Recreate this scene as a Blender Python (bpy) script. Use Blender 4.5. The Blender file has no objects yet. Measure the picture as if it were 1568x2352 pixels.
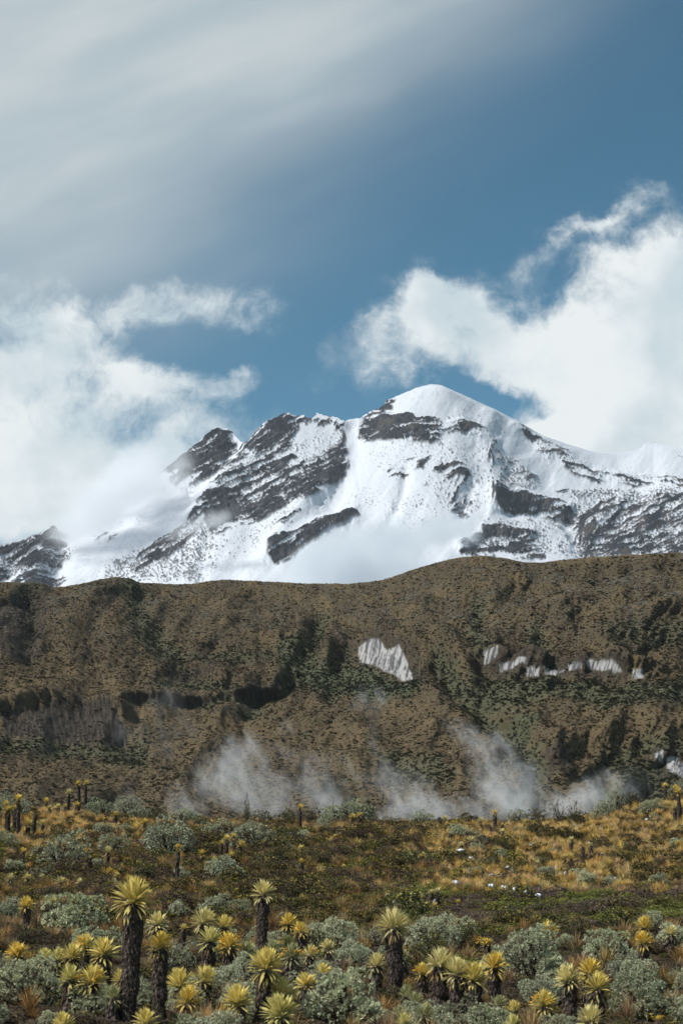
import bpy, bmesh, math, random
import numpy as np
from mathutils import Vector, Matrix, Euler, Quaternion

R = math.radians
SC = bpy.context.scene
COL = SC.collection
rng = np.random.default_rng(7)
random.seed(7)

# ---------------------------------------------------------------- camera, sky, sun, exposure
# Positions below are read off the photograph on a 1568 x 2352 grid; unproject() turns such a reading plus a
# distance in metres into a point of the place.  The camera stands at the origin, 1.8 m above the bog.
FPX = 4573.0                      # 70 mm lens on a 36 mm tall frame, in grid units
EYE_ROW = 2000.0                  # grid row of eye level
PITCH = math.atan((EYE_ROW - 1176) / FPX)
CP, SP = math.cos(PITCH), math.sin(PITCH)

cam_d = bpy.data.cameras.new('camera')
cam = bpy.data.objects.new('camera', cam_d)
COL.objects.link(cam)
cam_d.sensor_fit = 'VERTICAL'
cam_d.sensor_height = 36
cam_d.sensor_width = 24
cam_d.lens = 70
cam_d.clip_start = 0.1
cam_d.clip_end = 60000
cam.location = (0, 0, 0)
cam.rotation_euler = (math.pi / 2 + PITCH, 0, 0)
cam_d.dof.use_dof = True
cam_d.dof.focus_distance = 1500
cam_d.dof.aperture_fstop = 5.0
SC.camera = cam

SUN_EL, SUN_AZ = R(50), R(-113)   # azimuth measured from +Y towards +X: high on the left, a little behind the camera
SUN_DIR = Vector((math.cos(SUN_EL) * math.sin(SUN_AZ), math.cos(SUN_EL) * math.cos(SUN_AZ), math.sin(SUN_EL)))
sun_d = bpy.data.lights.new('sun', 'SUN')
sun = bpy.data.objects.new('sun', sun_d)
COL.objects.link(sun)
sun_d.energy = 4.9
sun_d.angle = R(0.6)
sun_d.color = (1.0, 0.96, 0.9)
sun.rotation_euler = SUN_DIR.to_track_quat('Z', 'Y').to_euler()

SC.view_settings.view_transform = 'Standard'
SC.view_settings.look = 'None'
SC.view_settings.exposure = 0.0
SC.view_settings.gamma = 1
SC.view_settings.use_curve_mapping = False
SC.cycles.use_denoising = True
SC.cycles.max_bounces = 8
SC.cycles.diffuse_bounces = 2
SC.cycles.glossy_bounces = 1
SC.cycles.transmission_bounces = 2
SC.cycles.transparent_max_bounces = 8
SC.cycles.volume_bounces = 5
SC.cycles.volume_step_rate = 1.0
SC.cycles.volume_max_steps = 256
SC.cycles.sample_clamp_indirect = 8


def uv_of(x, r):
    a = (np.asarray(x, float) - 784.0) / FPX
    b = (1176.0 - np.asarray(r, float)) / FPX
    q = CP - b * SP
    return a / q, (SP + b * CP) / q


def unproject(x, r, y):
    u, v = uv_of(x, r)
    return u * y, y, v * y


class NT:
    """small helper to write node trees as expressions"""
    def __init__(self, tree):
        self.t = tree
        tree.nodes.clear()

    def n(self, typ, **kw):
        nd = self.t.nodes.new(typ)
        for k, v in kw.items():
            setattr(nd, k, v)
        return nd

    def put(self, sock, v):
        if v is None:
            return
        if isinstance(v, bpy.types.NodeSocket):
            self.t.links.new(v, sock)
        else:
            sock.default_value = v

    def m(self, op, a, b=None, c=None, clamp=False):
        nd = self.n('ShaderNodeMath', operation=op, use_clamp=clamp)
        self.put(nd.inputs[0], a)
        self.put(nd.inputs[1], b)
        self.put(nd.inputs[2], c)
        return nd.outputs[0]

    def vm(self, op, a, b=None, s=None):
        nd = self.n('ShaderNodeVectorMath', operation=op)
        self.put(nd.inputs[0], a)
        self.put(nd.inputs[1], b)
        if s is not None:
            self.put(nd.inputs['Scale'], s)
        return nd.outputs[0]

    def noise(self, vec, scale, detail=4, rough=0.5, dist=0.0, lac=2.0, color=False):
        nd = self.n('ShaderNodeTexNoise')
        self.put(nd.inputs['Vector'], vec)
        self.put(nd.inputs['Scale'], scale)
        nd.inputs['Detail'].default_value = detail
        nd.inputs['Roughness'].default_value = rough
        nd.inputs['Lacunarity'].default_value = lac
        nd.inputs['Distortion'].default_value = dist
        return nd.outputs['Color' if color else 'Fac']

    def ss(self, x, lo, hi, a=0.0, b=1.0):
        nd = self.n('ShaderNodeMapRange', interpolation_type='SMOOTHSTEP')
        self.put(nd.inputs['Value'], x)
        self.put(nd.inputs['From Min'], lo)
        self.put(nd.inputs['From Max'], hi)
        self.put(nd.inputs['To Min'], a)
        self.put(nd.inputs['To Max'], b)
        return nd.outputs['Result']

    def mix(self, f, a, b, blend='MIX'):
        nd = self.n('ShaderNodeMix', data_type='RGBA', blend_type=blend)
        self.put(nd.inputs[0], f)
        for s, v in ((nd.inputs[6], a), (nd.inputs[7], b)):
            if isinstance(v, tuple) and len(v) == 3:
                v = (*v, 1)
            self.put(s, v)
        return nd.outputs[2]

    def xyz(self, x, y, z):
        nd = self.n('ShaderNodeCombineXYZ')
        for s, v in zip(nd.inputs, (x, y, z)):
            self.put(s, v)
        return nd.outputs[0]


def make_world():
    w = bpy.data.worlds.new('World')
    SC.world = w
    w.use_nodes = True
    k = NT(w.node_tree)
    out = k.n('ShaderNodeOutputWorld')
    bg = k.n('ShaderNodeBackground')
    bg.inputs['Strength'].default_value = 0.1
    k.t.links.new(bg.outputs[0], out.inputs[0])
    sky = k.n('ShaderNodeTexSky', sky_type='NISHITA')
    sky.sun_disc = False
    sky.sun_elevation = SUN_EL
    sky.sun_rotation = SUN_AZ
    sky.altitude = 4000
    sky.air_density = 1.0
    sky.dust_density = 0.3
    sky.ozone_density = 2.0
    tc = k.n('ShaderNodeTexCoord')
    d = tc.outputs['Generated']
    sep = k.n('ShaderNodeSeparateXYZ')
    k.put(sep.inputs[0], d)
    dx, dy, dz = sep.outputs
    yy = k.m('MAXIMUM', dy, 0.02)
    u = k.m('DIVIDE', dx, yy)
    v = k.m('DIVIDE', dz, yy)
    p = k.xyz(u, v, 0.0)
    wc = k.noise(p, 14, 4, 0.55, color=True)
    wv = k.vm('SCALE', k.vm('SUBTRACT', wc, (0.5, 0.5, 0.5)), s=0.05)
    wc2 = k.noise(p, 55, 4, 0.6, color=True)
    wv2 = k.vm('SCALE', k.vm('SUBTRACT', wc2, (0.5, 0.5, 0.5)), s=0.024)
    pw = k.vm('ADD', p, k.vm('ADD', wv, wv2))

    def blobs(pos, lst):
        sp = k.n('ShaderNodeSeparateXYZ')
        k.put(sp.inputs[0], pos)
        a, b = sp.outputs[0], sp.outputs[1]
        tot = None
        for (x, r, rx, ry, rot, amp) in lst:
            cu, cv = (float(q) for q in uv_of(x, r))
            cr, sr = math.cos(R(rot)), math.sin(R(rot))
            da, db = k.m('SUBTRACT', a, cu), k.m('SUBTRACT', b, cv)
            e1 = k.m('MULTIPLY_ADD', da, cr * FPX / rx, k.m('MULTIPLY', db, sr * FPX / rx))
            e2 = k.m('MULTIPLY_ADD', db, cr * FPX / ry, k.m('MULTIPLY', da, -sr * FPX / ry))
            q = k.m('MULTIPLY_ADD', e1, e1, k.m('MULTIPLY', e2, e2))
            g = k.m('POWER', 2.0, k.m('MULTIPLY', q, -1.0))
            tot = k.m('MULTIPLY', g, amp) if tot is None else k.m('MULTIPLY_ADD', g, amp, tot)
        return tot
    # low cumulus behind the mountain: (column, row, half width, half height, tilt, amount)
    cum = [
        (1480, 800, 180, 170, 0, 1.1), (1300, 790, 170, 75, 8, .8), (1100, 745, 140, 75, -6, .8), (945, 770, 70, 95, 0, .75),
        (965, 650, 40, 55, 0, .8), (1080, 660, 60, 40, -20, .4), (1530, 590, 110, 70, 20, .9), (1440, 975, 190, 75, 0, 1.0),
        (1300, 990, 130, 45, 0, .8), (1235, 985, 60, 30, 0, .45), (1400, 1020, 190, 60, 0, .8), (890, 880, 50, 55, 0, .35), (1180, 860, 160, 35, -10, .35),
        (1150, 925, 110, 32, 0, -.8), (1400, 940, 60, 16, 0, -.6), (1320, 530, 70, 24, 25, .5), (1420, 490, 70, 24, 25, .45), (1490, 430, 55, 30, -20, .3),
        (1210, 590, 30, 22, 60, .25), (1080, 420, 40, 40, 0, .15),
        (110, 850, 200, 75, 0, .85), (310, 820, 70, 45, -30, .6), (410, 890, 120, 50, 0, .5), (535, 880, 40, 44, 0, .3), (90, 1010, 260, 90, 0, .9),
        (120, 1150, 320, 90, 0, 1.1), (340, 1080, 120, 60, 30, .7), (270, 690, 110, 45, 10, .5), (430, 685, 130, 44, -6, .42), (580, 700, 70, 34, -35, .3),
        (640, 745, 40, 30, -50, .2), (40, 720, 110, 55, 0, .5), (450, 800, 120, 34, 0, -.35), (610, 965, 60, 30, 0, .5), (480, 960, 60, 25, 0, .25), (200, 760, 200, 30, 0, .1),
        (760, 850, 70, 50, 0, .2), (0, 900, 160, 300, 0, .2)]
    cd = blobs(pw, cum)
    fine = k.noise(k.vm('ADD', p, wv), 30, 10, 0.66)
    amt = k.m('MULTIPLY_ADD', k.ss(cd, 0.0, 0.45), 1.75, 0.4)
    cd = k.m('ADD', cd, k.m('MULTIPLY', k.m('SUBTRACT', fine, 0.52), amt))
    cmask = k.ss(cd, 0.06, 1.0)
    # high veil
    veil = [(20, -20, 740, 350, 22, 1.6), (420, 170, 560, 210, 22, .6), (-60, 500, 430, 260, 12, .6), (840, 20, 400, 140, 20, .42), (250, 640, 380, 110, 10, .12)]
    wv3 = k.vm('SCALE', k.vm('SUBTRACT', k.noise(p, 7, 2, 0.5, color=True), (0.5, 0.5, 0.5)), s=0.03)
    vd = blobs(k.vm('ADD', p, wv3), veil)
    st = k.noise(k.xyz(k.m('MULTIPLY_ADD', u, 0.9, k.m('MULTIPLY', v, 0.4)), k.m('MULTIPLY_ADD', v, 3.2, k.m('MULTIPLY', u, -1.3)), 0.0), 8, 3, 0.45)
    vd = k.m('MULTIPLY', vd, k.m('MULTIPLY_ADD', st, 0.55, 0.72))
    vmask = k.m('MULTIPLY', k.m('SUBTRACT', 1.0, k.m('POWER', 2.718, k.m('MULTIPLY', vd, -1.32))), 0.97)
    # the same kind of cloud over the rest of the sky
    front = k.m('MULTIPLY', k.ss(dy, 0.55, 0.8), k.ss(dz, 0.75, 0.55))
    gen = k.noise(k.vm('MULTIPLY', d, (1, 1, 1.8)), 3.0, 7, 0.58)
    gmask = k.m('MULTIPLY', k.ss(gen, 0.44, 0.68), 0.9)
    cmask = k.mix(front, gmask, cmask)
    vmask = k.m('MULTIPLY', vmask, front)
    shade = k.noise(k.vm('ADD', p, (3.1, 1.7, 0)), 16, 5, 0.5)
    ccol = k.mix(k.ss(shade, 0.33, 0.6), (5.9, 6.9, 7.4), (8.5, 8.95, 9.0))
    blue = k.mix(1.0, sky.outputs[0], (0.54, 1.02, 0.92), 'MULTIPLY')
    c = k.mix(vmask, blue, k.mix(k.ss(st, 0.3, 0.72), (5.2, 6.0, 6.35), (6.5, 7.05, 7.15)))
    c = k.mix(cmask, c, ccol)
    k.put(bg.inputs['Color'], c)
    w.cycles.sampling_method = 'MANUAL'
    w.cycles.sample_map_resolution = 512


make_world()

# ---------------------------------------------------------------- helpers
_perm = np.random.default_rng(11).permutation(512).astype(np.int64)
_gx = np.cos(np.arange(512) * 2.39996)
_gy = np.sin(np.arange(512) * 2.39996)


def perlin(x, y, seed=0):
    x = np.asarray(x, float) + seed * 17.31
    y = np.asarray(y, float) - seed * 9.77
    xi = np.floor(x).astype(np.int64)
    yi = np.floor(y).astype(np.int64)
    xf, yf = x - xi, y - yi
    fu = xf * xf * xf * (xf * (xf * 6 - 15) + 10)
    fv = yf * yf * yf * (yf * (yf * 6 - 15) + 10)

    def g(i, j, a, b):
        h = _perm[(_perm[(xi + i) & 511] + yi + j) & 511]
        return _gx[h] * a + _gy[h] * b
    n00, n10 = g(0, 0, xf, yf), g(1, 0, xf - 1, yf)
    n01, n11 = g(0, 1, xf, yf - 1), g(1, 1, xf - 1, yf - 1)
    return ((n00 * (1 - fu) + n10 * fu) * (1 - fv) + (n01 * (1 - fu) + n11 * fu) * fv) * 1.5


def fbm(x, y, oct=5, rough=0.5, seed=0, ridged=False):
    t, a, n = 0, 1.0, 0
    for o in range(oct):
        p = perlin(x * 2 ** o, y * 2 ** o, seed + o)
        t = t + a * ((0.5 - np.abs(p)) * 1.6 if ridged else p)
        n += a
        a *= rough
    return t / n


def sstep(a, b, x):
    t = np.clip((x - a) / (b - a), 0, 1)
    return t * t * (3 - 2 * t)


def poly_sd(px, py, poly):
    """signed distance to a closed outline, positive inside"""
    poly = np.asarray(poly, float)
    d2 = np.full(px.shape, 1e18)
    ins = np.zeros(px.shape, bool)
    for (ax, ay), (bx, by) in zip(poly, np.roll(poly, -1, 0)):
        ex, ey = bx - ax, by - ay
        wx, wy = px - ax, py - ay
        t = np.clip((wx * ex + wy * ey) / (ex * ex + ey * ey + 1e-9), 0, 1)
        d2 = np.minimum(d2, (wx - t * ex) ** 2 + (wy - t * ey) ** 2)
        if ay != by:
            ins ^= ((ay > py) != (by > py)) & (px < (bx - ax) * (py - ay) / (by - ay) + ax)
    return np.where(ins, 1, -1) * np.sqrt(d2)


def line_d(px, py, pts):
    d2 = np.full(px.shape, 1e18)
    for (ax, ay), (bx, by) in zip(pts[:-1], pts[1:]):
        ex, ey = bx - ax, by - ay
        wx, wy = px - ax, py - ay
        t = np.clip((wx * ex + wy * ey) / (ex * ex + ey * ey + 1e-9), 0, 1)
        d2 = np.minimum(d2, (wx - t * ex) ** 2 + (wy - t * ey) ** 2)
    return np.sqrt(d2)


def mesh_np(name, verts, faces, smooth=True):
    """verts (N,3); faces: array (M,3) or (M,4)"""
    me = bpy.data.meshes.new(name)
    verts = np.ascontiguousarray(verts, np.float32)
    faces = np.ascontiguousarray(faces, np.int32)
    k = faces.shape[1]
    me.vertices.add(len(verts))
    me.vertices.foreach_set('co', verts.ravel())
    me.loops.add(faces.size)
    me.loops.foreach_set('vertex_index', faces.ravel())
    me.polygons.add(len(faces))
    me.polygons.foreach_set('loop_start', np.arange(0, faces.size, k, dtype=np.int32))
    me.polygons.foreach_set('loop_total', np.full(len(faces), k, np.int32))
    me.polygons.foreach_set('use_smooth', np.full(len(faces), smooth, bool))
    me.update(calc_edges=True)
    return me


def set_color(me, name, rgb):
    a = me.color_attributes.new(name, 'FLOAT_COLOR', 'POINT')
    c = np.ones((len(me.vertices), 4), np.float32)
    c[:, :3] = rgb
    a.data.foreach_set('color', c.ravel())


def set_float(me, name, val):
    a = me.attributes.new(name, 'FLOAT', 'POINT')
    a.data.foreach_set('value', np.ascontiguousarray(val, np.float32).ravel())


def link(name, me, mat=None, parent=None, **props):
    o = bpy.data.objects.new(name, me)
    COL.objects.link(o)
    if mat is not None and me is not None and not me.materials:
        me.materials.append(mat)
    if parent is not None:
        o.parent = parent
    for k, v in props.items():
        o[k] = v
    return o


def empty(name, loc, **props):
    o = bpy.data.objects.new(name, None)
    COL.objects.link(o)
    o.location = loc
    o.empty_display_size = 0.1
    for k, v in props.items():
        o[k] = v
    return o


def material(name):
    m = bpy.data.materials.new(name)
    m.use_nodes = True
    k = NT(m.node_tree)
    out = k.n('ShaderNodeOutputMaterial')
    b = k.n('ShaderNodeBsdfPrincipled')
    b.inputs['Roughness'].default_value = 0.9
    b.inputs['Specular IOR Level'].default_value = 0.15
    k.t.links.new(b.outputs[0], out.inputs[0])
    return m, k, b, out


def add_bump(k, b, height, strength, dist):
    bp = k.n('ShaderNodeBump')
    bp.inputs['Strength'].default_value = strength
    bp.inputs['Distance'].default_value = dist
    k.put(bp.inputs['Height'], height)
    k.put(b.inputs['Normal'], bp.outputs[0])


def grid_faces(nr, nc):
    i = np.arange(nr * nc).reshape(nr, nc)
    return np.stack([i[:-1, :-1], i[1:, :-1], i[1:, 1:], i[:-1, 1:]], -1).reshape(-1, 4)


def attr_material(name, attr='col', rough=0.9, spec=0.15, bump=None, var=0.0, trans=0.0, spread=None):
    """colour from the mesh's own colour attribute, with a little variation between individuals"""
    m, k, b, out = material(name)
    a = k.n('ShaderNodeVertexColor', layer_name=attr)
    c = a.outputs[0]
    oi = k.n('ShaderNodeObjectInfo')
    if var:
        hs = k.n('ShaderNodeHueSaturation')
        rnd = k.n('ShaderNodeTexWhiteNoise', noise_dimensions='1D')
        k.put(rnd.inputs['W'], oi.outputs['Random'])
        sp = k.n('ShaderNodeSeparateColor')
        k.put(sp.inputs[0], rnd.outputs['Color'])
        k.put(hs.inputs['Hue'], k.m('MULTIPLY_ADD', sp.outputs[0], 0.05 * var, 0.5 - 0.025 * var))
        k.put(hs.inputs['Saturation'], k.m('MULTIPLY_ADD', sp.outputs[1], 0.5 * var, 1 - 0.25 * var))
        k.put(hs.inputs['Value'], k.m('MULTIPLY_ADD', sp.outputs[2], 0.9 * var, 1 - 0.45 * var))
        k.put(hs.inputs['Color'], c)
        c = hs.outputs[0]
    k.put(b.inputs['Base Color'], c)
    b.inputs['Roughness'].default_value = rough
    b.inputs['Specular IOR Level'].default_value = spec
    if trans:
        tr = k.n('ShaderNodeBsdfTranslucent')
        k.put(tr.inputs['Color'], c)
        mx = k.n('ShaderNodeMixShader')
        mx.inputs[0].default_value = trans
        k.t.links.new(b.outputs[0], mx.inputs[1])
        k.t.links.new(tr.outputs[0], mx.inputs[2])
        k.t.links.new(mx.outputs[0], out.inputs[0])
    if bump:
        tc = k.n('ShaderNodeTexCoord')
        add_bump(k, b, k.noise(tc.outputs['Object'], bump[0], 4, 0.6), bump[1], bump[2])
    return m

# ---------------------------------------------------------------- the plain that carries everything
def make_plain():
    n = 60
    s = np.linspace(-20000, 20000, n)
    X, Y = np.meshgrid(s, s + 8000)
    Z = -22 + 0 * X
    me = mesh_np('terrain', np.stack([X, Y, Z], -1).reshape(-1, 3), grid_faces(n, n))
    m, k, b, out = material('plain_heath')
    tc = k.n('ShaderNodeTexCoord')
    c = k.mix(k.noise(tc.outputs['Object'], 0.004, 6, 0.6), (0.035, 0.035, 0.018), (0.10, 0.075, 0.035))
    k.put(b.inputs['Base Color'], c)
    link('terrain', me, m, kind='structure', label='wide moorland plain around and below the hills')


make_plain()

# ---------------------------------------------------------------- foreground: bog, then a low rise up to a crest
_gd = np.array([2, 15, 22, 26, 30, 40, 48, 58, 70, 82, 95, 105, 114, 122, 135, 160, 220])
_gr = np.array([0, 0, 2412, 2352, 2300, 2203, 2142, 2068, 2004, 1958, 1920, 1904, 1895, 1896, 0, 0, 0], float)
_gz = -(_gr - EYE_ROW) / FPX * _gd
_gz[:2] = (-1.85, -1.98)
_gz[-3:] = (1.0, -6.0, -24.0)
_cx = np.array([-500, -200, 0, 120, 250, 430, 620, 800, 950, 1100, 1250, 1340, 1440, 1568, 1800, 2100])
_cr = np.array([1862, 1868, 1866, 1868, 1880, 1893, 1900, 1896, 1902, 1900, 1899, 1890, 1868, 1842, 1815, 1800], float)


def ground_z(x, y):
    x, y = np.asarray(x, float), np.asarray(y, float)
    z = np.interp(y, _gd, _gz)
    # smooth the profile a little
    z = (z + np.interp(y - 3, _gd, _gz) + np.interp(y + 3, _gd, _gz)) / 3
    dxc = 784 + x / 114.0 * FPX
    rise = -(np.interp(dxc, _cx, _cr) - 1895) / FPX * 114
    rise = rise * sstep(50, 112, y)
    n = 0.16 * fbm(x * 0.35, y * 0.3, 4, 0.5, 3) + 0.28 * fbm(x * 0.09, y * 0.08, 2, 0.5, 9) * sstep(30, 60, y)
    return z + rise + n


def on_ground(x, r):
    """the place on the ground seen at this reading of the photograph"""
    ys = np.linspace(18.5, 119, 1400)
    u, v = uv_of(x, r)
    gz = ground_z(u * ys, ys)
    hit = np.nonzero(v * ys <= gz)[0]
    y = float(ys[hit[0]]) if len(hit) else 113.0
    if r > 2400:
        y = max(19.0, 22.0 - (r - 2412) * 0.045)
    return float(u * y), y, float(ground_z(u * y, y))


def make_ground():
    ys = np.concatenate([np.linspace(1.5, 20, 40), np.linspace(20.3, 125, 420), np.linspace(126, 220, 60)])
    s = np.linspace(-1, 1, 300)
    X = s[None, :] * (9 + ys[:, None] * 0.36)
    Y = ys[:, None] + 0 * X
    Z = ground_z(X, Y)
    me = mesh_np('ground', np.stack([X, Y, Z], -1).reshape(-1, 3), grid_faces(len(ys), 300))
    m, k, b, out = material('bog_soil')
    tc = k.n('ShaderNodeTexCoord')
    o = tc.outputs['Object']
    n1 = k.noise(o, 0.5, 6, 0.6)
    n2 = k.noise(o, 7, 6, 0.65)
    c = k.mix(k.ss(n1, 0.35, 0.65), (0.040, 0.028, 0.018), (0.050, 0.045, 0.018))
    c = k.mix(k.ss(n2, 0.4, 0.7), c, (0.11, 0.075, 0.036))
    k.put(b.inputs['Base Color'], c)
    add_bump(k, b, k.noise(o, 16, 6, 0.7), 0.8, 0.06)
    link('ground', me, m, kind='structure', label='dark peaty ground of the bog and the low rise behind it')


make_ground()

# ---------------------------------------------------------------- the long moorland hill
_hx = [-420, -300, -100, 0, 60, 100, 120, 150, 185, 225, 265, 300, 320, 380, 440, 480, 520, 580, 640, 700, 760, 800, 850, 880, 920, 960, 1000, 1050, 1085, 1120, 1160, 1200, 1240, 1280, 1340, 1400, 1480, 1568, 1700, 1990]
_hr = [1345, 1340, 1338, 1337, 1337, 1340, 1349, 1347, 1341, 1331, 1325, 1328, 1338, 1341, 1341, 1334, 1331, 1334, 1337, 1340, 1340, 1341, 1336, 1331, 1318, 1304, 1292, 1281, 1277, 1277, 1282, 1291, 1292, 1287, 1281, 1277, 1272, 1269, 1266, 1262]

CLIFFS = [
    [(823, 1488), (842, 1482), (874, 1480), (888, 1497), (912, 1496), (935, 1522), (948, 1558), (930, 1561), (900, 1548), (868, 1540), (846, 1530), (826, 1524)],
    [(1107, 1508), (1120, 1507), (1138, 1508), (1140, 1518), (1112, 1520)],
    [(1144, 1530), (1172, 1527), (1202, 1530), (1207, 1537), (1148, 1537)],
    [(1206, 1540), (1238, 1538), (1234, 1551), (1209, 1551)],
    [(1246, 1538), (1276, 1536), (1296, 1540), (1277, 1545), (1250, 1546)],
    [(1302, 1534), (1330, 1532), (1332, 1540), (1304, 1542)],
    [(1444, 1552), (1470, 1552), (1478, 1562), (1450, 1562)],
    [(1340, 1528), (1372, 1532), (1392, 1536), (1412, 1543), (1424, 1553), (1408, 1551), (1372, 1541), (1340, 1534)],
    [(1497, 1738), (1518, 1734), (1520, 1748), (1500, 1748)],
    [(1530, 1742), (1550, 1736), (1575, 1750), (1578, 1782), (1538, 1774)],
]
ROCK_AND_SHADE = [  # dark rock bands, a dark gully, and a spur's shade painted in
    ([(0, 1640), (90, 1630), (170, 1618), (245, 1622), (287, 1660), (290, 1700), (205, 1702), (100, 1695), (0, 1672)], 1.0),
    ([(-60, 1400), (30, 1370), (70, 1350), (115, 1350), (110, 1420), (100, 1500), (40, 1510), (-60, 1500)], 0.8),  # dark tone laid over the gully at the left end
    ([(370, 1556), (440, 1545), (500, 1530), (510, 1545), (440, 1562), (380, 1572)], 0.9),
    ([(527, 1585), (590, 1572), (640, 1560), (650, 1572), (590, 1592), (540, 1600)], 0.9),
    ([(285, 1600), (360, 1608), (440, 1604), (490, 1600), (490, 1610), (400, 1616), (300, 1612)], 0.9),
    ([(480, 1640), (530, 1625), (535, 1640), (490, 1652)], 0.7),
    ([(940, 1528), (976, 1540), (970, 1562), (944, 1562)], 0.8),
    ([(770, 1450), (815, 1480), (822, 1520), (800, 1510), (775, 1490)], 0.5),
    ([(1240, 1745), (1300, 1735), (1310, 1780), (1250, 1790)], 0.7),  # shaded side of the right spur, put into the colour
    ([(1570, 1740), (1440, 1735), (1380, 1750), (1420, 1780), (1570, 1790)], 0.3),
    ([(1000, 1430), (1060, 1425), (1060, 1436), (1005, 1442)], 0.7),
    ([(480, 1455), (550, 1450), (550, 1462), (490, 1470)], 0.5),
]
GREEN = [
    ([(700, 1520), (830, 1530), (930, 1565), (970, 1560), (940, 1600), (850, 1600), (760, 1580), (690, 1560)], 1.0),
    ([(1080, 1540), (1240, 1560), (1420, 1570), (1568, 1580), (1568, 1640), (1400, 1640), (1300, 1600), (1150, 1640), (1080, 1600)], 0.7),
    ([(1180, 1640), (1230, 1650), (1215, 1720), (1250, 1800), (1180, 1770), (1150, 1700)], 0.8),
    ([(1400, 1750), (1500, 1750), (1568, 1790), (1568, 1840), (1420, 1830)], 0.8),
    ([(640, 1480), (720, 1450), (720, 1560), (640, 1570)], 0.8),
    ([(380, 1490), (560, 1490), (640, 1500), (560, 1525), (400, 1525)], 0.5),
    ([(230, 1700), (340, 1700), (330, 1760), (240, 1740)], 0.8),
    ([(860, 1740), (1000, 1740), (1040, 1800), (900, 1800)], 0.6),
    ([(1380, 1430), (1568, 1420), (1568, 1480), (1400, 1480)], 0.4),
]
GOLD = [
    ([(0, 1540), (120, 1520), (250, 1545), (330, 1590), (250, 1600), (0, 1590)], 0.8),
    ([(1120, 1580), (1300, 1560), (1320, 1590), (1200, 1600)], 0.6),
    ([(1380, 1660), (1568, 1640), (1568, 1690), (1400, 1720)], 0.6),
    ([(500, 1620), (780, 1600), (900, 1640), (850, 1720), (600, 1720)], 0.4),
    ([(1100, 1640), (1180, 1640), (1150, 1700)], 0.6),
]
# gullies (-) and spurs (+): line, depth in metres, half width in grid units
FOLDS = [
    ([(735, 1420), (715, 1490), (690, 1540), (640, 1580), (560, 1630)], -11, 22),
    ([(800, 1500), (790, 1560), (760, 1600)], -6, 20),
    ([(690, 1430), (670, 1500), (640, 1540)], 6, 22),
    ([(760, 1440), (745, 1520)], 7, 16),
    ([(1010, 1520), (1040, 1570), (1100, 1630), (1180, 1690), (1230, 1770), (1240, 1820)], -12, 28),
    ([(970, 1400), (1020, 1480), (1060, 1540)], 7, 35),
    ([(1568, 1650), (1430, 1660), (1330, 1680), (1270, 1720), (1250, 1760)], 11, 46),
    ([(1140, 1620), (1210, 1650), (1260, 1700)], 7, 22),
    ([(1568, 1720), (1470, 1720), (1400, 1745), (1350, 1790)], -5, 26),
    ([(1350, 1815), (1260, 1818), (1160, 1840)], 9, 18),
    ([(60, 1350), (70, 1420), (60, 1500)], -12, 24),
    ([(105, 1350), (130, 1420), (170, 1500)], 6, 26),
    ([(0, 1620), (120, 1610), (240, 1615), (290, 1640)], 12, 20),
    ([(0, 1700), (120, 1710), (300, 1712)], -8, 26),
    ([(300, 1340), (330, 1440), (420, 1520)], -5, 30),
    ([(360, 1545), (460, 1535), (560, 1560), (640, 1550)], 7, 14),
    ([(370, 1575), (450, 1570), (580, 1598), (660, 1580)], -5, 14),
    ([(860, 1420), (900, 1470), (940, 1500)], 6, 30),
    ([(1230, 1460), (1260, 1530), (1290, 1580)], -5, 26),
    ([(1380, 1460), (1400, 1520)], 5, 30),
    ([(480, 1650), (560, 1640), (600, 1660)], 5, 16),
    ([(1100, 1380), (1090, 1450), (1110, 1500)], -4, 26),
    ([(650, 1690), (760, 1660), (850, 1680)], 5, 24),
    ([(280, 1600), (380, 1604), (470, 1598), (560, 1585), (650, 1568)], 5, 7), ([(280, 1614), (380, 1618), (470, 1612), (560, 1600), (650, 1582)], -5, 8),
    ([(1080, 1505), (1200, 1515), (1320, 1520), (1430, 1535), (1568, 1545)], 5, 10), ([(1000, 1600), (1130, 1590), (1280, 1575), (1420, 1590)], 4, 12), ([(440, 1470), (560, 1452), (640, 1460)], 4, 9), ([(900, 1440), (1000, 1425), (1080, 1440)], 4, 9),
    ([(0, 1560), (140, 1575), (280, 1590)], 4, 10), ([(1180, 1400), (1300, 1390), (1420, 1405), (1568, 1395)], 3.5, 12),
]
HB = 1955.0


def hill_depth(x, r, crest):
    t = np.clip((HB - r) / (HB - crest), 0, 1.0)
    return 520 + (1130 + 90 * np.sin(x / 330.0) - 520) * t ** 0.9


def hill_fields(X, r):
    S = np.zeros_like(X)
    wx = X + 14 * fbm(X / 70, r / 70, 3, 0.5, 21)
    wr = r + 10 * fbm(X / 60, r / 60, 3, 0.5, 22)
    for pts, h, w in FOLDS:
        S += (1.0 if h > 0 else .8) * h * np.exp(-(line_d(wx, wr, pts) / w) ** 2)
    # steps at the rock bands and cliffs: proud above, cut back below
    for poly in CLIFFS:
        P = np.array(poly)
        top, bot = P[:, 1].min(), P[:, 1].max()
        lat = sstep(P[:, 0].min() - 35, P[:, 0].min() + 5, wx) * sstep(P[:, 0].max() + 35, P[:, 0].max() - 5, wx)
        S += lat * (6 * np.exp(-((wr - top + 8) / 22) ** 2) - 3 * np.exp(-((wr - bot - 10) / 18) ** 2))
    S += 12 * fbm(X / 130 + r / 260, r / 90, 2, 0.5, 31) + 4.6 * fbm((X + .5 * r) / 46, r / 42, 3, 0.5, 32) + 0.9 * fbm(X / 17 + 0.3 * r / 17, r / 11, 3, 0.55, 33)
    return S


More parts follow.
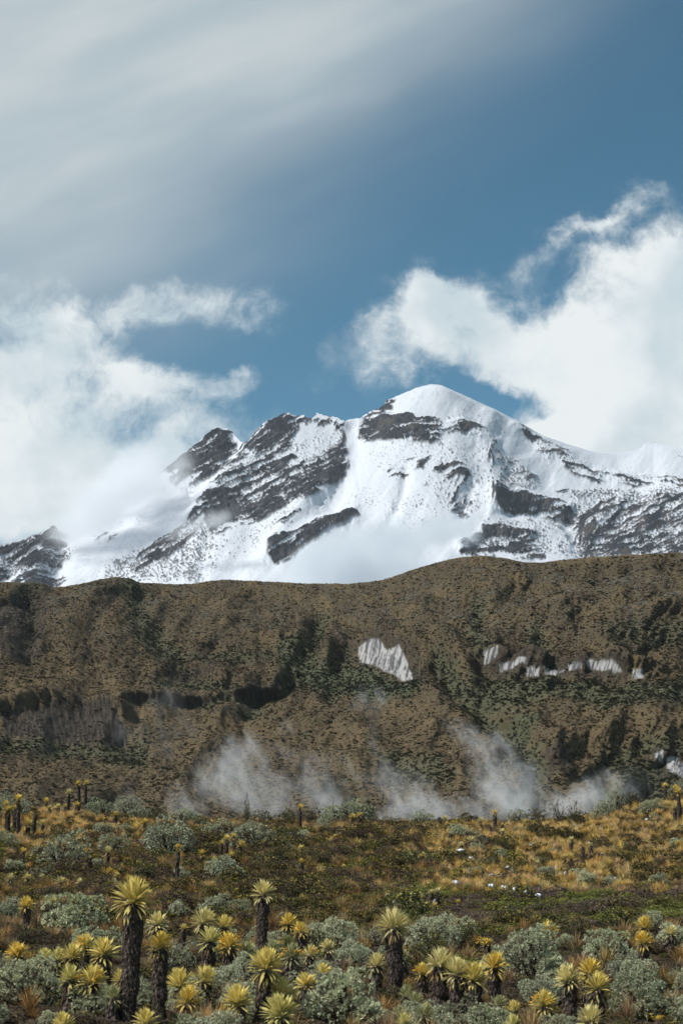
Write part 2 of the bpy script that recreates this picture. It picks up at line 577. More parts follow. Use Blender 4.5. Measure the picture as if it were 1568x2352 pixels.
def make_hill():
    X = np.arange(-400, 1970, 2.0)
    nr = 330
    T = np.linspace(0, 1, nr)
    crest = np.interp(X, _hx, _hr)
    jag = 1.6 * fbm(X / 18, X * 0, 3, 0.6, 41) + 1.0 * perlin(X / 5, X * 0, 44)
    r = crest[None, :] + (HB - crest[None, :]) * T[:, None] + jag[None, :] * np.exp(-T[:, None] / 0.02)
    XX = np.broadcast_to(X, r.shape)
    Y = hill_depth(XX, r, crest[None, :])
    S = hill_fields(XX, r)
    fade = sstep(0, 0.05, T)[:, None] * sstep(1, 0.93, T)[:, None]
    px, py, pz = unproject(XX, r, Y)
    P = np.stack([px, py - S * fade * 1.15, pz + S * fade * 0.3], -1)
    # crest rolls over to the back; the foot runs out across the valley floor
    back = []
    for dy, dz in ((700, -170), (420, -70), (220, -22), (90, -5), (30, -0.8)):
        B = P[0].copy()
        B[:, 0] *= (B[:, 1] + dy) / B[:, 1]
        B[:, 1] += dy
        B[:, 2] += dz
        back.append(B)
    foot = []
    for yq, zq in ((470, 1.5), (400, -3), (320, -8), (230, -14), (120, -25)):
        B = P[-1].copy()
        B[:, 0] *= yq / B[:, 1]
        B[:, 1] = yq
        B[:, 2] = zq
        foot.append(B)
    V = np.concatenate([np.stack(back), P, np.stack(foot)])
    # colour of the cover
    n1 = fbm(XX / 60, r / 40, 4, 0.55, 51)
    n2 = fbm(XX / 13, r / 9, 4, 0.6, 52)
    n3 = fbm(XX / 5, r / 4, 3, 0.6, 53)
    brown = np.array((0.069, 0.053, 0.031))
    gold = np.array((0.105, 0.077, 0.040))
    green = np.array((0.060, 0.068, 0.038))
    dark = np.array((0.05, 0.04, 0.028))
    rock = np.array((0.034, 0.028, 0.022))
    pale = np.array((0.36, 0.355, 0.345))
    C = brown + (gold - brown) * sstep(-.15, .5, n1 + 0.18 * n2)[..., None]
    wx = XX + 16 * fbm(XX / 30, r / 24, 3, 0.6, 54)
    wr = r + 10 * fbm(XX / 30, r / 24, 3, 0.6, 55)
    g = sstep(0.2, 0.7, n1 * -0.9 + n2 * 0.3) * 0.5
    for poly, a in GREEN:
        g = np.maximum(g, a * sstep(-16, 14, poly_sd(wx, wr, poly) + 14 * n2))
    gl = 0 * g
    gl = .42 * sstep(1570, 1660, wr) + .25 * sstep(.0, .4, n1)
    for poly, a in GOLD:
        gl = np.maximum(gl, a * sstep(-20, 20, poly_sd(wx, wr, poly) + 14 * n2))
    for pts, h, w in FOLDS:
        if h < 0:
            g = np.maximum(g, 0.75 * np.exp(-(line_d(wx, wr, pts) / (w * 0.8)) ** 2))
    C = C + (gold - C) * gl[..., None]
    C = C + (green - C) * g[..., None]
    C = C + (dark - C) * (0.35 * sstep(0.15, 0.45, n3 + 0.1 * n2))[..., None]
    rk = 0 * g
    ROCK_AND_SHADE.extend([([(1085, 1512), (1140, 1500), (1210, 1512), (1290, 1526), (1350, 1516), (1430, 1540), (1440, 1560), (1340, 1552), (1240, 1560), (1140, 1546)], .75), ([(1490, 1725), (1580, 1722), (1590, 1790), (1500, 1780)], .7), ([(812, 1470), (890, 1468), (960, 1510), (985, 1545), (970, 1566), (820, 1530)], .6)])
    for poly, a in ROCK_AND_SHADE:
        rk = np.maximum(rk, a * sstep(-6, 6, poly_sd(wx, wr, poly) + 16 * fbm(XX / 7, r / 16, 3, 0.6, 56)))
    vs = .45 + 1.3 * sstep(-.35, .4, fbm(XX / 5, r / 22, 4, 0.62, 61))
    C = C + (rock * vs[..., None] - C) * rk[..., None]  # rock tone, also used for the dark gully and the spur's painted shade
    # bare pale rock faces with dark water streaks
    cl = np.full(XX.shape, -1e9)
    cid = np.zeros(XX.shape, int) - 1
    jx, jr = XX + 3 * fbm(XX / 9, r / 9, 2, 0.6, 57), r + 4 * fbm(XX / 22, r / 20, 4, 0.55, 58)
    for i, poly in enumerate(CLIFFS):
        s = poly_sd(jx, jr, poly)
        cid = np.where(s > cl, i, cid)
        cl = np.maximum(cl, s)
    streak = fbm((XX + 0.25 * r) / 5.5, r / 45, 4, 0.6, 59)
    cm = sstep(-1.0, 1.5, cl)
    stain = sstep(-0.16, 0.24, streak + 0.25 * fbm(XX / 8, r / 10, 3, 0.6, 60))
    pc = pale + (np.array((0.085, 0.082, 0.085)) - pale) * stain[..., None]
    C = C + (pc - C) * cm[..., None]
    Cf = np.concatenate([np.repeat(C[:1], 5, 0), C, np.repeat(C[-1:], 5, 0)])
    nrt, nc = V.shape[:2]
    F = grid_faces(nrt, nc)
    flat = V.reshape(-1, 3)
    cfl = Cf.reshape(-1, 3)
    clf = np.concatenate([np.full((5, nc), -1e9), cl, np.full((5, nc), -1e9)]).ravel()
    cidf = np.concatenate([np.zeros((5, nc), int), cid, np.zeros((5, nc), int)]).ravel()
    isc = (clf[F] > 0.2).sum(1) >= 3
    m = hill_material('hill_cover')
    mc = cliff_material('pale_cliff_rock')

    def sub(sel, name):
        f = F[sel]
        ids, inv = np.unique(f, return_inverse=True)
        me = mesh_np(name, flat[ids], inv.reshape(f.shape))
        set_color(me, 'col', cfl[ids])
        return me
    hill = link('hillside', sub(~isc, 'hillside'), m, kind='structure', label='long brown moorland hill in front of the snowy mountain')
    fc = cidf[F[:, 0]]
    for i in range(len(CLIFFS)):
        s = isc & (fc == i)
        if s.any():
            link('cliff_face', sub(s, 'cliff_face'), mc, hill)
    return dict(P=P, rk=rk, cl=cl, g=g, gl=gl, X=XX, r=r)


def hill_material(name):
    m, k, b, out = material(name)
    a = k.n('ShaderNodeVertexColor', layer_name='col')
    tc = k.n('ShaderNodeTexCoord')
    o = tc.outputs['Object']
    n = k.noise(o, 0.9, 5, 0.7)
    c = k.mix(k.ss(n, 0.35, 0.7), a.outputs[0], k.mix(1.0, a.outputs[0], (1.15, 1.14, 1.12), 'MULTIPLY'))
    k.put(b.inputs['Base Color'], c)
    add_bump(k, b, n, 0.35, 0.6)
    return m


def cliff_material(name):
    m, k, b, out = material(name)
    a = k.n('ShaderNodeVertexColor', layer_name='col')
    k.put(b.inputs['Base Color'], a.outputs[0])
    tc = k.n('ShaderNodeTexCoord')
    add_bump(k, b, k.noise(k.vm('MULTIPLY', tc.outputs['Object'], (1, 1, 0.35)), 0.5, 5, 0.6), 0.8, 1.5)
    return m


HILL = make_hill()

# ---------------------------------------------------------------- the snowy mountain
_mx = [-420, -300, -100, 0, 41, 77, 100, 126, 138, 170, 220, 300, 360, 395, 425, 461, 475, 487, 505, 520, 533, 543, 551, 560, 569, 576, 590, 603, 615, 628, 637, 646, 659, 672, 682, 690, 697, 706, 718, 727, 738, 752, 764, 776, 784, 800, 825, 833, 845, 856, 868, 880, 886, 898, 918, 940, 956, 972, 984, 993, 1003, 1014, 1040, 1082, 1134, 1192, 1244, 1297, 1349, 1380, 1428, 1455, 1470, 1480, 1501, 1517, 1540, 1568, 1700, 1990]
_mr = [1300, 1290, 1265, 1250, 1243, 1230, 1224, 1213, 1222, 1205, 1182, 1138, 1098, 1070, 1043, 1012, 998, 989, 984, 986, 991, 1002, 1012, 1014, 1015, 1005, 986, 975, 968, 967, 962, 955, 950, 953, 957, 954, 955, 959, 958, 950, 951, 957, 955, 960, 964, 963, 961, 954, 948, 940, 940, 931, 920, 915, 907, 898, 891, 887, 884, 883, 884, 886, 898, 916, 940, 969, 1000, 1018, 1034, 1040, 1041, 1036, 1029, 1018, 1016, 1020, 1025, 1029, 1045, 1090]


def c1(pts):   # readings taken in the left close-up of the face
    return [(x * 0.5127, 832.5 + y * 0.5127) for x, y in pts]


def c2(pts):   # readings taken in the right close-up of the face
    return [(746.4 + x * 0.524, 832.5 + y * 0.524) for x, y in pts]


# outline, fill (how much of the rock shows), strata angle in degrees (fall of the layers to the left)
ROCKS = [
    (c1([(815, 430), (830, 405), (900, 345), (950, 300), (985, 293), (1040, 308), (1045, 380), (1030, 420), (960, 480), (900, 520), (850, 560), (800, 560), (740, 520), (720, 500)]), .55, 33),
    (c1([(1110, 360), (1160, 300), (1225, 260), (1285, 232), (1330, 245), (1325, 310), (1300, 350), (1290, 390), (1220, 420), (1150, 440), (1080, 430), (1060, 400)]), .55, 35),
    (c1([(1060, 430), (1180, 440), (1290, 400), (1330, 440), (1420, 430), (1480, 400), (1525, 340), (1545, 420), (1535, 490), (1440, 560), (1380, 620), (1280, 650), (1150, 700), (1060, 715), (1000, 770), (950, 770), (920, 700), (880, 680), (930, 600), (960, 540)]), .36, 27),
    (c1([(1440, 440), (1525, 340), (1548, 440), (1530, 495), (1440, 560), (1380, 600), (1280, 600), (1270, 540), (1380, 500)]), .5, 30),
    (c1([(900, 690), (1000, 640), (1150, 610), (1280, 600), (1280, 650), (1150, 700), (1060, 715), (1000, 770), (950, 770), (920, 700)]), .55, 22),
    (c1([(1290, 240), (1345, 240), (1400, 243), (1440, 232), (1500, 238), (1535, 258), (1525, 300), (1480, 290), (1420, 290), (1360, 270), (1320, 275)]), .3, 40),
    (c1([(1500, 290), (1535, 270), (1550, 400), (1560, 450), (1535, 480), (1520, 380)]), .5, 60),
    (c1([(590, 920), (640, 850), (720, 790), (830, 745), (870, 690), (905, 690), (860, 770), (770, 850), (680, 915), (610, 935)]), .5, 35),
    (c1([(1205, 830), (1235, 805), (1310, 795), (1430, 725), (1568, 680), (1600, 690), (1440, 775), (1350, 830), (1300, 880), (1230, 895), (1203, 870)]), .75, 32),
    (c1([(1230, 740), (1300, 700), (1380, 650), (1400, 660), (1340, 720), (1260, 770)]), .15, 32),
    (c1([(-400, 850), (0, 822), (80, 803), (150, 775), (245, 745), (285, 770), (290, 840), (245, 915), (205, 950), (100, 920), (0, 880), (-400, 930)]), .45, 24),
    (c1([(60, 1000), (150, 960), (260, 945), (310, 950), (240, 1000), (210, 1030), (60, 1040)]), .6, 20),
    (c1([(-400, 930), (0, 920), (60, 950), (0, 1000), (-400, 1010)]), .3, 15),
    (c1([(440, 800), (480, 760), (520, 770), (500, 800)]), .2, 30),
    (c2([(150, 310), (175, 250), (200, 215), (260, 180), (285, 200), (275, 242), (400, 247), (500, 265), (545, 300), (600, 290), (660, 300), (700, 330), (745, 368), (690, 345), (640, 325), (600, 320), (540, 320), (480, 345), (420, 347), (330, 337), (250, 337), (190, 332)]), .62, 4),
    (c2([(500, 245), (560, 240), (620, 250), (640, 270), (560, 262)]), .1, 4),
    (c2([(165, 232), (210, 200), (255, 175), (275, 160), (300, 157), (290, 180), (250, 210), (200, 235)]), .45, 20),
    (c2([(330, 425), (380, 410), (455, 420), (445, 445), (380, 445)]), .3, 20), (c2([(280, 480), (330, 455), (360, 470), (340, 505), (290, 505)]), .4, 20),
    (c2([(400, 430), (440, 425), (420, 470), (395, 470)]), .3, 40), (c2([(510, 370), (540, 380), (550, 410), (520, 412)]), .3, 30),
    (c2([(478, 470), (510, 445), (560, 447), (620, 480), (635, 512), (590, 505), (540, 510)]), .42, 10),
    (c2([(500, 540), (590, 510), (630, 520), (640, 600), (600, 660), (560, 650), (545, 600)]), .2, 60),
    (c2([(560, 600), (610, 640), (620, 670), (580, 660)]), .5, 50),
    (c2([(715, 400), (730, 390), (745, 460), (752, 560), (748, 640), (722, 620), (735, 540), (722, 470)]), .42, 75),
    (c2([(750, 410), (830, 425), (880, 470), (955, 515), (900, 530), (760, 560)]), .08, 15),
    (c2([(855, 285), (930, 335), (945, 360), (1000, 388), (1045, 430), (1090, 470), (1150, 485), (1205, 512), (1280, 505), (1350, 525), (1450, 522), (1575, 538), (1700, 560), (1575, 562), (1450, 540), (1350, 545), (1280, 522), (1200, 528), (1140, 505), (1080, 482), (1040, 445), (990, 402), (930, 375)]), .5, -15),
    (c2([(870, 300), (960, 350), (1040, 385), (1120, 440), (1000, 400), (900, 350)]), .1, -20),
    (c2([(743, 600), (800, 592), (900, 607), (1000, 622), (1060, 640), (1090, 690), (1000, 670), (900, 652), (790, 655), (752, 640)]), .8, 2),
    (c2([(1060, 650), (1150, 640), (1250, 612), (1300, 610), (1450, 588), (1575, 598), (1800, 620), (1800, 870), (1400, 850), (1250, 845), (1130, 870), (1110, 750)]), .22, 22),
    (c2([(1080, 660), (1130, 670), (1180, 700), (1170, 860), (1125, 870), (1105, 750)]), .5, 60),
    (c2([(1370, 740), (1430, 660), (1470, 640), (1440, 600), (1540, 600), (1500, 640), (1440, 700), (1390, 760), (1290, 790)]), .5, 40),
    (c2([(1170, 740), (1220, 700), (1290, 640), (1310, 660), (1240, 710), (1190, 760)]), .5, 40),
    (c2([(1130, 760), (1370, 760), (1570, 780), (1570, 850), (1140, 870)]), .32, 15),
    (c2([(590, 810), (650, 785), (690, 735), (830, 742), (930, 770), (960, 820), (950, 870), (850, 860), (780, 840), (650, 860), (600, 850)]), .42, 6),
    (c2([(690, 735), (820, 742), (820, 768), (690, 770)]), .8, 2),
    (c2([(1010, 545), (1060, 545), (1050, 560), (1000, 560)]), .2, 0), (c2([(1395, 352), (1460, 350), (1455, 356), (1400, 357)]), .6, 0),
    (c2([(1500, 405), (1568, 400), (1568, 415), (1500, 412)]), .1, 0),
]
# patches where stones poke through the snow: outline, density 0..1
SCREE = [
    (c1([(470, 900), (700, 790), (920, 720), (960, 790), (900, 980), (470, 990)]), .62),
    (c1([(740, 860), (1100, 740), (1250, 660), (1400, 620), (1200, 800), (900, 990), (730, 990)]), .36),
    (c1([(1050, 440), (1540, 280), (1540, 490), (1300, 640), (930, 640)]), .42),
    (c1([(-400, 840), (260, 760), (340, 840), (230, 960), (-400, 1010)]), .6),
    (c1([(380, 760), (640, 680), (650, 730), (420, 850)]), .25),
    (c2([(180, 330), (480, 340), (480, 480), (200, 480)]), .3), (c2([(480, 330), (720, 350), (735, 640), (560, 680), (420, 560)]), .36),
    (c2([(745, 390), (850, 420), (960, 520), (900, 560), (750, 590)]), .6), (c2([(860, 290), (1100, 430), (1090, 480), (960, 420)]), .42),
    (c2([(550, 235), (720, 230), (760, 290), (700, 340), (560, 300)]), .3), (c2([(280, 150), (430, 100), (420, 180), (300, 220)]), .22),
    (c2([(120, 540), (260, 540), (230, 660), (60, 660)]), .3), (c2([(260, 620), (500, 520), (560, 640), (420, 760), (330, 740)]), .34),
    (c2([(760, 560), (1150, 560), (1150, 620), (760, 595)]), .25), (c2([(690, 690), (1050, 670), (1110, 860), (700, 840)]), .45),
    (c2([(1070, 560), (1800, 560), (1800, 880), (1080, 880)]), .62), (c2([(1150, 480), (1600, 520), (1600, 545), (1200, 520)]), .5),
    (c2([(640, 150), (880, 270), (860, 300), (640, 180)]), .12),
]
SPURS = [
    (c2([(470, 97), (430, 200), (330, 290)]), 10, 60), (c2([(740, 205), (700, 330), (740, 500), (750, 640)]), 16, 26),
    (c2([(560, 130), (620, 260), (560, 400), (620, 520)]), 12, 40), (c2([(850, 260), (1000, 390), (1150, 490), (1350, 525), (1568, 545)]), 14, 16),
    (c2([(900, 330), (830, 430), (960, 520)]), -10, 30), (c2([(820, 400), (900, 520), (760, 590)]), 8, 26),
    (c2([(350, 470), (345, 560), (310, 640), (260, 740)]), -9, 12), (c2([(100, 250), (90, 450), (20, 600)]), -22, 34),
    (c1([(1530, 260), (1540, 440), (1400, 600), (1200, 820)]), 15, 22), (c1([(1260, 240), (1100, 440), (940, 600), (880, 690)]), 20, 34),
    (c1([(1060, 370), (1020, 450), (860, 580)]), -18, 18), (c1([(985, 295), (830, 430), (700, 540)]), 16, 30),
    (c1([(850, 690), (640, 850), (420, 1000)]), -10, 22), (c1([(870, 690), (720, 800), (600, 920)]), 10, 18),
    (c1([(930, 760), (900, 980)]), -5, 14), (c1([(1200, 850), (1300, 800), (1568, 690)]), 16, 20), (c1([(1150, 740), (1020, 990)]), -7, 30),
    (c1([(245, 745), (200, 850), (120, 1000)]), 15, 34), (c1([(300, 780), (240, 980)]), -14, 20),
    (c2([(745, 590), (900, 600), (1060, 640)]), 15, 14), (c2([(760, 665), (900, 665), (1050, 700)]), -10, 12),
    (c2([(1568, 600), (1450, 600), (1380, 740), (1280, 800)]), 13, 26), (c2([(1300, 610), (1200, 700), (1160, 760)]), 10, 20), (c2([(1290, 700), (1220, 800)]), -9, 24),
    (c2([(600, 800), (700, 740), (900, 760)]), 12, 14), (c2([(1075, 690), (1120, 850)]), -10, 16), (c2([(640, 540), (600, 660)]), -10, 14),
    (c2([(200, 235), (330, 300), (480, 310), (600, 290), (740, 360)]), 9, 14),
]


def make_mountain():
    X = np.arange(-400, 1970, 1.7)
    nr = 300
    B = 1420.0
    T = np.linspace(0, 1, nr)
    crest = np.interp(X, _mx, _mr)
    rugged = np.interp(X, [-400, 0, 130, 150, 380, 430, 780, 830, 960, 1000, 1990], [1, 1, 1, .3, .6, 1, 1, .8, .5, .12, .12])
    jag = rugged * (3.2 * fbm(X / 16, X * 0, 3, 0.6, 71) + 2.4 * perlin(X / 5.5, X * 0, 75))
    r = crest[None, :] + (B - crest[None, :]) * T[:, None] + jag[None, :] * np.exp(-T[:, None] / 0.03)
    XX = np.broadcast_to(X, r.shape)
    back = np.interp(X, [-400, 0, 140, 500, 1000, 1300, 1500, 1990], [4100, 4150, 4450, 4750, 5050, 5350, 5600, 5700])
    kx = np.exp(-(np.arange(-90, 91) * 1.7 / 75.0) ** 2)
    smooth = np.convolve(np.pad(crest, 90, mode='edge'), kx / kx.sum(), 'valid')
    Y = 3750 + (back[None, :] - 3750) * np.clip((B - r) / (B - smooth[None, :]), 0, 1.4) ** 1.05
    wx = XX + 9 * fbm(XX / 30, r / 30, 5, 0.62, 81)
    wr = r + 9 * fbm(XX / 30, r / 30, 5, 0.62, 82)
    # rock that shows through
    rock = np.zeros_like(r)
    for poly, fill, ang in ROCKS:
        P = np.array(poly)
        sel = (XX > P[:, 0].min() - 30) & (XX < P[:, 0].max() + 30) & (r > P[:, 1].min() - 30) & (r < P[:, 1].max() + 30)
        x, y = wx[sel], wr[sel]
        sd = poly_sd(x, y, poly)
        ca, sa = math.cos(R(ang)), math.sin(R(ang))
        s, t = x * ca - y * sa, x * sa + y * ca
        n = fbm(s / 100, t / 9.5, 5, 0.6, 91) * 1.05 + 0.26 * fbm(XX[sel] / 8, r[sel] / 6, 3, 0.65, 93) + 0.3 * fbm(XX[sel] / 50, r[sel] / 40, 2, 0.5, 94)
        f = np.clip(sd / 14, -2, 1) * 0.26 + (fill - 0.46) * 1.0 + n * 1.45
        rock[sel] = np.maximum(rock[sel], sstep(-0.04, 0.12, f) * sstep(-9, -2, sd))
    stones = 0.95 * fbm(XX / 5.2 + r / 15, r / 4.2, 3, 0.65, 95) + 0.30 * fbm(XX / 26, r / 26, 3, 0.5, 96)
    dens = np.full_like(r, 0.10)
    for poly, a in SCREE:
        dens = np.maximum(dens, min(.75, a * 1.05 + .03) * sstep(-14, 12, poly_sd(wx, wr, poly)))
    th = 0.47 - 0.68 * dens
    speck = sstep(th, th + 0.16, stones) * np.clip(0.3 + dens * 1.1, 0, 0.85)
    rock = np.maximum(rock, speck)
    S = 0 * r
    for pts, h, w in SPURS:
        S += 1.35 * h * np.exp(-(line_d(wx, wr, pts) / w) ** 2)
    fall = fbm((XX + 0.75 * r) / 30, (r - 0.4 * XX) / 90, 3, 0.45, 101)
    S += 2.6 * fall + 9 * fbm(XX / 110, r / 110, 2, 0.5, 102) + 4.0 * fbm(XX / 16, r / 14, 4, 0.6, 103) * (0.12 + rock) + 3.2 * fbm(XX / 7 + r / 11, r / 6, 3, 0.6, 106) * sstep(0.25, 0.9, rock)
    # layers of the rock stand out of the snow
    big = sstep(0.3, 0.9, rock)
    lay = fbm((XX * 0.87 - r * 0.5) / 40, (XX * 0.5 + r * 0.87) / 7, 4, 0.6, 104)
    S += big * (4.0 + 6.0 * lay)
    edge = sstep(0, 0.035, T)[:, None]
    px, py, pz = unproject(XX, r, Y)
    P = np.stack([px, py - 0.62 * S * (0.3 + 0.7 * edge), pz + 0.5 * S * edge], -1)
    bk = []
    for dy, dz in ((1500, -900), (700, -380), (250, -110), (60, -12)):
        q = P[0].copy()
        q[:, 0] *= (q[:, 1] + dy) / q[:, 1]
        q[:, 1] += dy
        q[:, 2] += dz
        bk.append(q)
    ft = []
    for yq, zq in ((3300, 280), (2500, 60), (1700, -40)):
        q = P[-1].copy()
        q[:, 0] *= yq / q[:, 1]
        q[:, 1] = yq
        q[:, 2] = zq
        ft.append(q)
    V = np.concatenate([np.stack(bk), P, np.stack(ft)])
    n1 = fbm(XX / 9, r / 6, 4, 0.6, 111)
    n2 = fbm(XX / 40, r / 30, 3, 0.5, 112)
    rc = np.array((0.016, 0.0175, 0.022)) + np.array((0.034, 0.031, 0.029)) * sstep(-0.2, 0.6, n1 + n2)[..., None]
    warm = sstep(0.0, 0.5, n2) * sstep(600, 900, XX)
    rc = rc + (np.array((0.07, 0.056, 0.046)) - rc) * (0.55 * warm)[..., None]
    snow = np.array((0.58, 0.61, 0.655))
    C = snow + (rc - snow) * rock[..., None]
    z = np.concatenate([np.repeat(C[:1], 4, 0), C, np.repeat(C[-1:], 3, 0)])
    me = mesh_np('snowy_mountain', V.reshape(-1, 3), grid_faces(*V.shape[:2]))
    set_color(me, 'col', z.reshape(-1, 3))
    m, k, b, out = material('snow_and_rock')
    a = k.n('ShaderNodeVertexColor', layer_name='col')
    tc = k.n('ShaderNodeTexCoord')
    o = tc.outputs['Object']
    k.put(b.inputs['Base Color'], a.outputs[0])
    add_bump(k, b, k.noise(o, 0.10, 5, 0.6), 0.35, 6)
    b.inputs['Roughness'].default_value = 0.75
    link('snowy_mountain', me, m, kind='structure', label='high mountain of snow and dark rock under the clouds')


make_mountain()

# ---------------------------------------------------------------- air, mist and steam
def make_haze():
    bm = bmesh.new()
    bmesh.ops.create_cube(bm, size=1.0)
    me = bpy.data.meshes.new('haze')
    bm.to_mesh(me)
    bm.free()
    m = bpy.data.materials.new('thin_air')
    m.use_nodes = True
    k = NT(m.node_tree)
    out = k.n('ShaderNodeOutputMaterial')
    v = k.n('ShaderNodeVolumePrincipled')
    v.inputs['Color'].default_value = (0.80, 0.90, 1.0, 1)
    v.inputs['Density'].default_value = 1.7e-5
    v.inputs['Anisotropy'].default_value = 0.0
    k.t.links.new(v.outputs[0], out.inputs['Volume'])
    o = link('haze', me, m, kind='stuff', label='thin blue mountain air over the whole landscape')
    o.location = (0, 8000, 700)
    o.scale = (40100, 40100, 1446)


make_haze()


def make_mist(name, blobs, dens, nscale, k_noise, lo, hi, props, color=(0.97, 0.98, 1.0), step=1.0, aniso=0.0, streak=False):
    """blobs: (column, row, half width, half height [grid units], tilt deg, distance m, half depth m, amount)"""
    bl = []
    for (x, r, rx, ry, rot, y, ryy, amp) in blobs:
        cx, cy, cz = (float(q) for q in unproject(x, r, y))
        s = y / FPX
        bl.append((Vector((cx, cy, cz)), rx * s, ry * s, ryy, R(rot), amp))
    base = sum((b[0] for b in bl), Vector()) / len(bl)
    bm = bmesh.new()
    ico = bmesh.new()
    bmesh.ops.create_icosphere(ico, subdivisions=2, radius=1.0)
    pts = [v.co.copy() for v in ico.verts]
    ico.free()
    for c, rx, rz, ry, rot, amp in bl:
        for p in pts:
            q = Vector((p.x * rx * 1.9, p.y * ry * 1.6, p.z * rz * 1.9))
            q = Matrix.Rotation(-rot, 3, 'Y') @ q
            bm.verts.new(c - base + q)
    res = bmesh.ops.convex_hull(bm, input=bm.verts)
    bmesh.ops.delete(bm, geom=list({g for g in res['geom_interior'] + res['geom_unused'] if isinstance(g, bmesh.types.BMVert)}), context='VERTS')
    me = bpy.data.meshes.new(name)
    bm.to_mesh(me)
    bm.free()
    m = bpy.data.materials.new(name + '_air')
    m.use_nodes = True
    k = NT(m.node_tree)
    out = k.n('ShaderNodeOutputMaterial')
    tc = k.n('ShaderNodeTexCoord')
    o = tc.outputs['Object']
    w1 = k.vm('SCALE', k.vm('SUBTRACT', k.noise(o, nscale * 0.45, 2, 0.5, color=True), (0.5, 0.5, 0.5)), s=0.75 / nscale)
    pw = k.vm('ADD', o, w1)
    sp = k.n('ShaderNodeSeparateXYZ')
    k.put(sp.inputs[0], pw)
    tot = None
    for c, rx, rz, ry, rot, amp in bl:
        c = c - base
        cr, sr = math.cos(rot), math.sin(rot)
        dx = k.m('SUBTRACT', sp.outputs[0], c.x)
        dy = k.m('MULTIPLY', k.m('SUBTRACT', sp.outputs[1], c.y), 1 / ry)
        dz = k.m('SUBTRACT', sp.outputs[2], c.z)
        e1 = k.m('MULTIPLY_ADD', dx, cr / rx, k.m('MULTIPLY', dz, sr / rx))
        e2 = k.m('MULTIPLY_ADD', dz, cr / rz, k.m('MULTIPLY', dx, -sr / rz))
        q = k.m('MULTIPLY_ADD', e1, e1, k.m('MULTIPLY_ADD', e2, e2, k.m('MULTIPLY', dy, dy)))
        g = k.m('MULTIPLY', k.m('POWER', 2.0, k.m('MULTIPLY', q, -1.15)), amp)
        tot = g if tot is None else k.m('ADD', tot, g)
    if streak:
        nx = k.m('MULTIPLY_ADD', sp.outputs[0], .8, k.m('MULTIPLY', sp.outputs[2], .6))
        nz = k.m('MULTIPLY', k.m('MULTIPLY_ADD', sp.outputs[2], .8, k.m('MULTIPLY', sp.outputs[0], -.6)), .55)
        n = k.noise(k.xyz(nx, sp.outputs[1], nz), nscale, 5, 0.62, dist=0.9)
    else:
        n = k.noise(pw, nscale, 5, 0.6)
    f = k.m('MULTIPLY_ADD', k.m('SUBTRACT', n, 0.5), k_noise, tot)
    f = k.m('MULTIPLY', k.ss(f, lo, hi), k.ss(tot, 0.08, 0.5))
    v = k.n('ShaderNodeVolumePrincipled')
    v.inputs['Color'].default_value = (*color, 1)
    v.inputs['Anisotropy'].default_value = aniso
    k.put(v.inputs['Density'], k.m('MULTIPLY', f, dens))
    k.t.links.new(v.outputs[0], out.inputs['Volume'])
    m.cycles.volume_step_rate = step
    ob = link(name, me, m, **props)
    ob.location = base
    return ob


MG = 'mist banks drifting across the mountain'
make_mist('mist_bank', [
    (690, 1335, 90, 20, 0, 3700, 60, .5), (780, 1300, 90, 40, 0, 3720, 80, .85), (880, 1235, 120, 40, 4, 3800, 70, .9), (1010, 1212, 90, 32, 8, 3850, 60, .75),
    (880, 1300, 130, 46, 0, 3720, 80, .95), (720, 1275, 60, 26, 30, 3720, 60, .5), (1060, 1235, 50, 30, 0, 3850, 50, .4)], 0.026, 0.018, 2.2, 0.12, 1.35,
    dict(label='low white mist bank hiding the foot of the mountain above the brown hill', category='mist bank', group=MG), color=(.80, .84, .87))
make_mist('mist_bank', [
    (200, 1180, 80, 36, 30, 4200, 70, .9), (250, 1140, 110, 56, 32, 4250, 70, 1.0), (360, 1090, 90, 44, 32, 4350, 70, .95), (220, 1200, 110, 44, 25, 4100, 60, .55),
    (400, 1130, 70, 36, 25, 4250, 60, .6), (300, 1060, 90, 40, 30, 4400, 60, .8)], 0.021, 0.016, 2.2, 0.1, 1.35,
    dict(label='pale cloud draped over the falling left ridge of the snowy mountain', category='mist bank', group=MG))
make_mist('mist_bank', [
    (500, 1195, 60, 24, 30, 4000, 40, .55), (420, 1215, 60, 26, 30, 4000, 40, .5), (560, 1260, 80, 30, 10, 3900, 50, .4)], 0.018, 0.02, 1.9, 0.1, 1.1,
    dict(label='thin wisp of mist below the dark rock buttress', category='mist bank', group=MG))

SG = 'steam plumes rising from the hot springs behind the crest'


def steam(label, blobs, dens, ns=0.17):
    k = 1.5
    make_mist('steam_plume', [(x, r, rx * k, ry * k, rot, y, dep * 1.3, amp * .62) for (x, r, rx, ry, rot, y, dep, amp) in blobs], dens * 1.0, ns * 1.6, 4.0, 0.22, 2.1,
              dict(label=label, category='steam plume', group=SG), color=(0.985, 0.992, 1.0), streak=True, step=0.35)


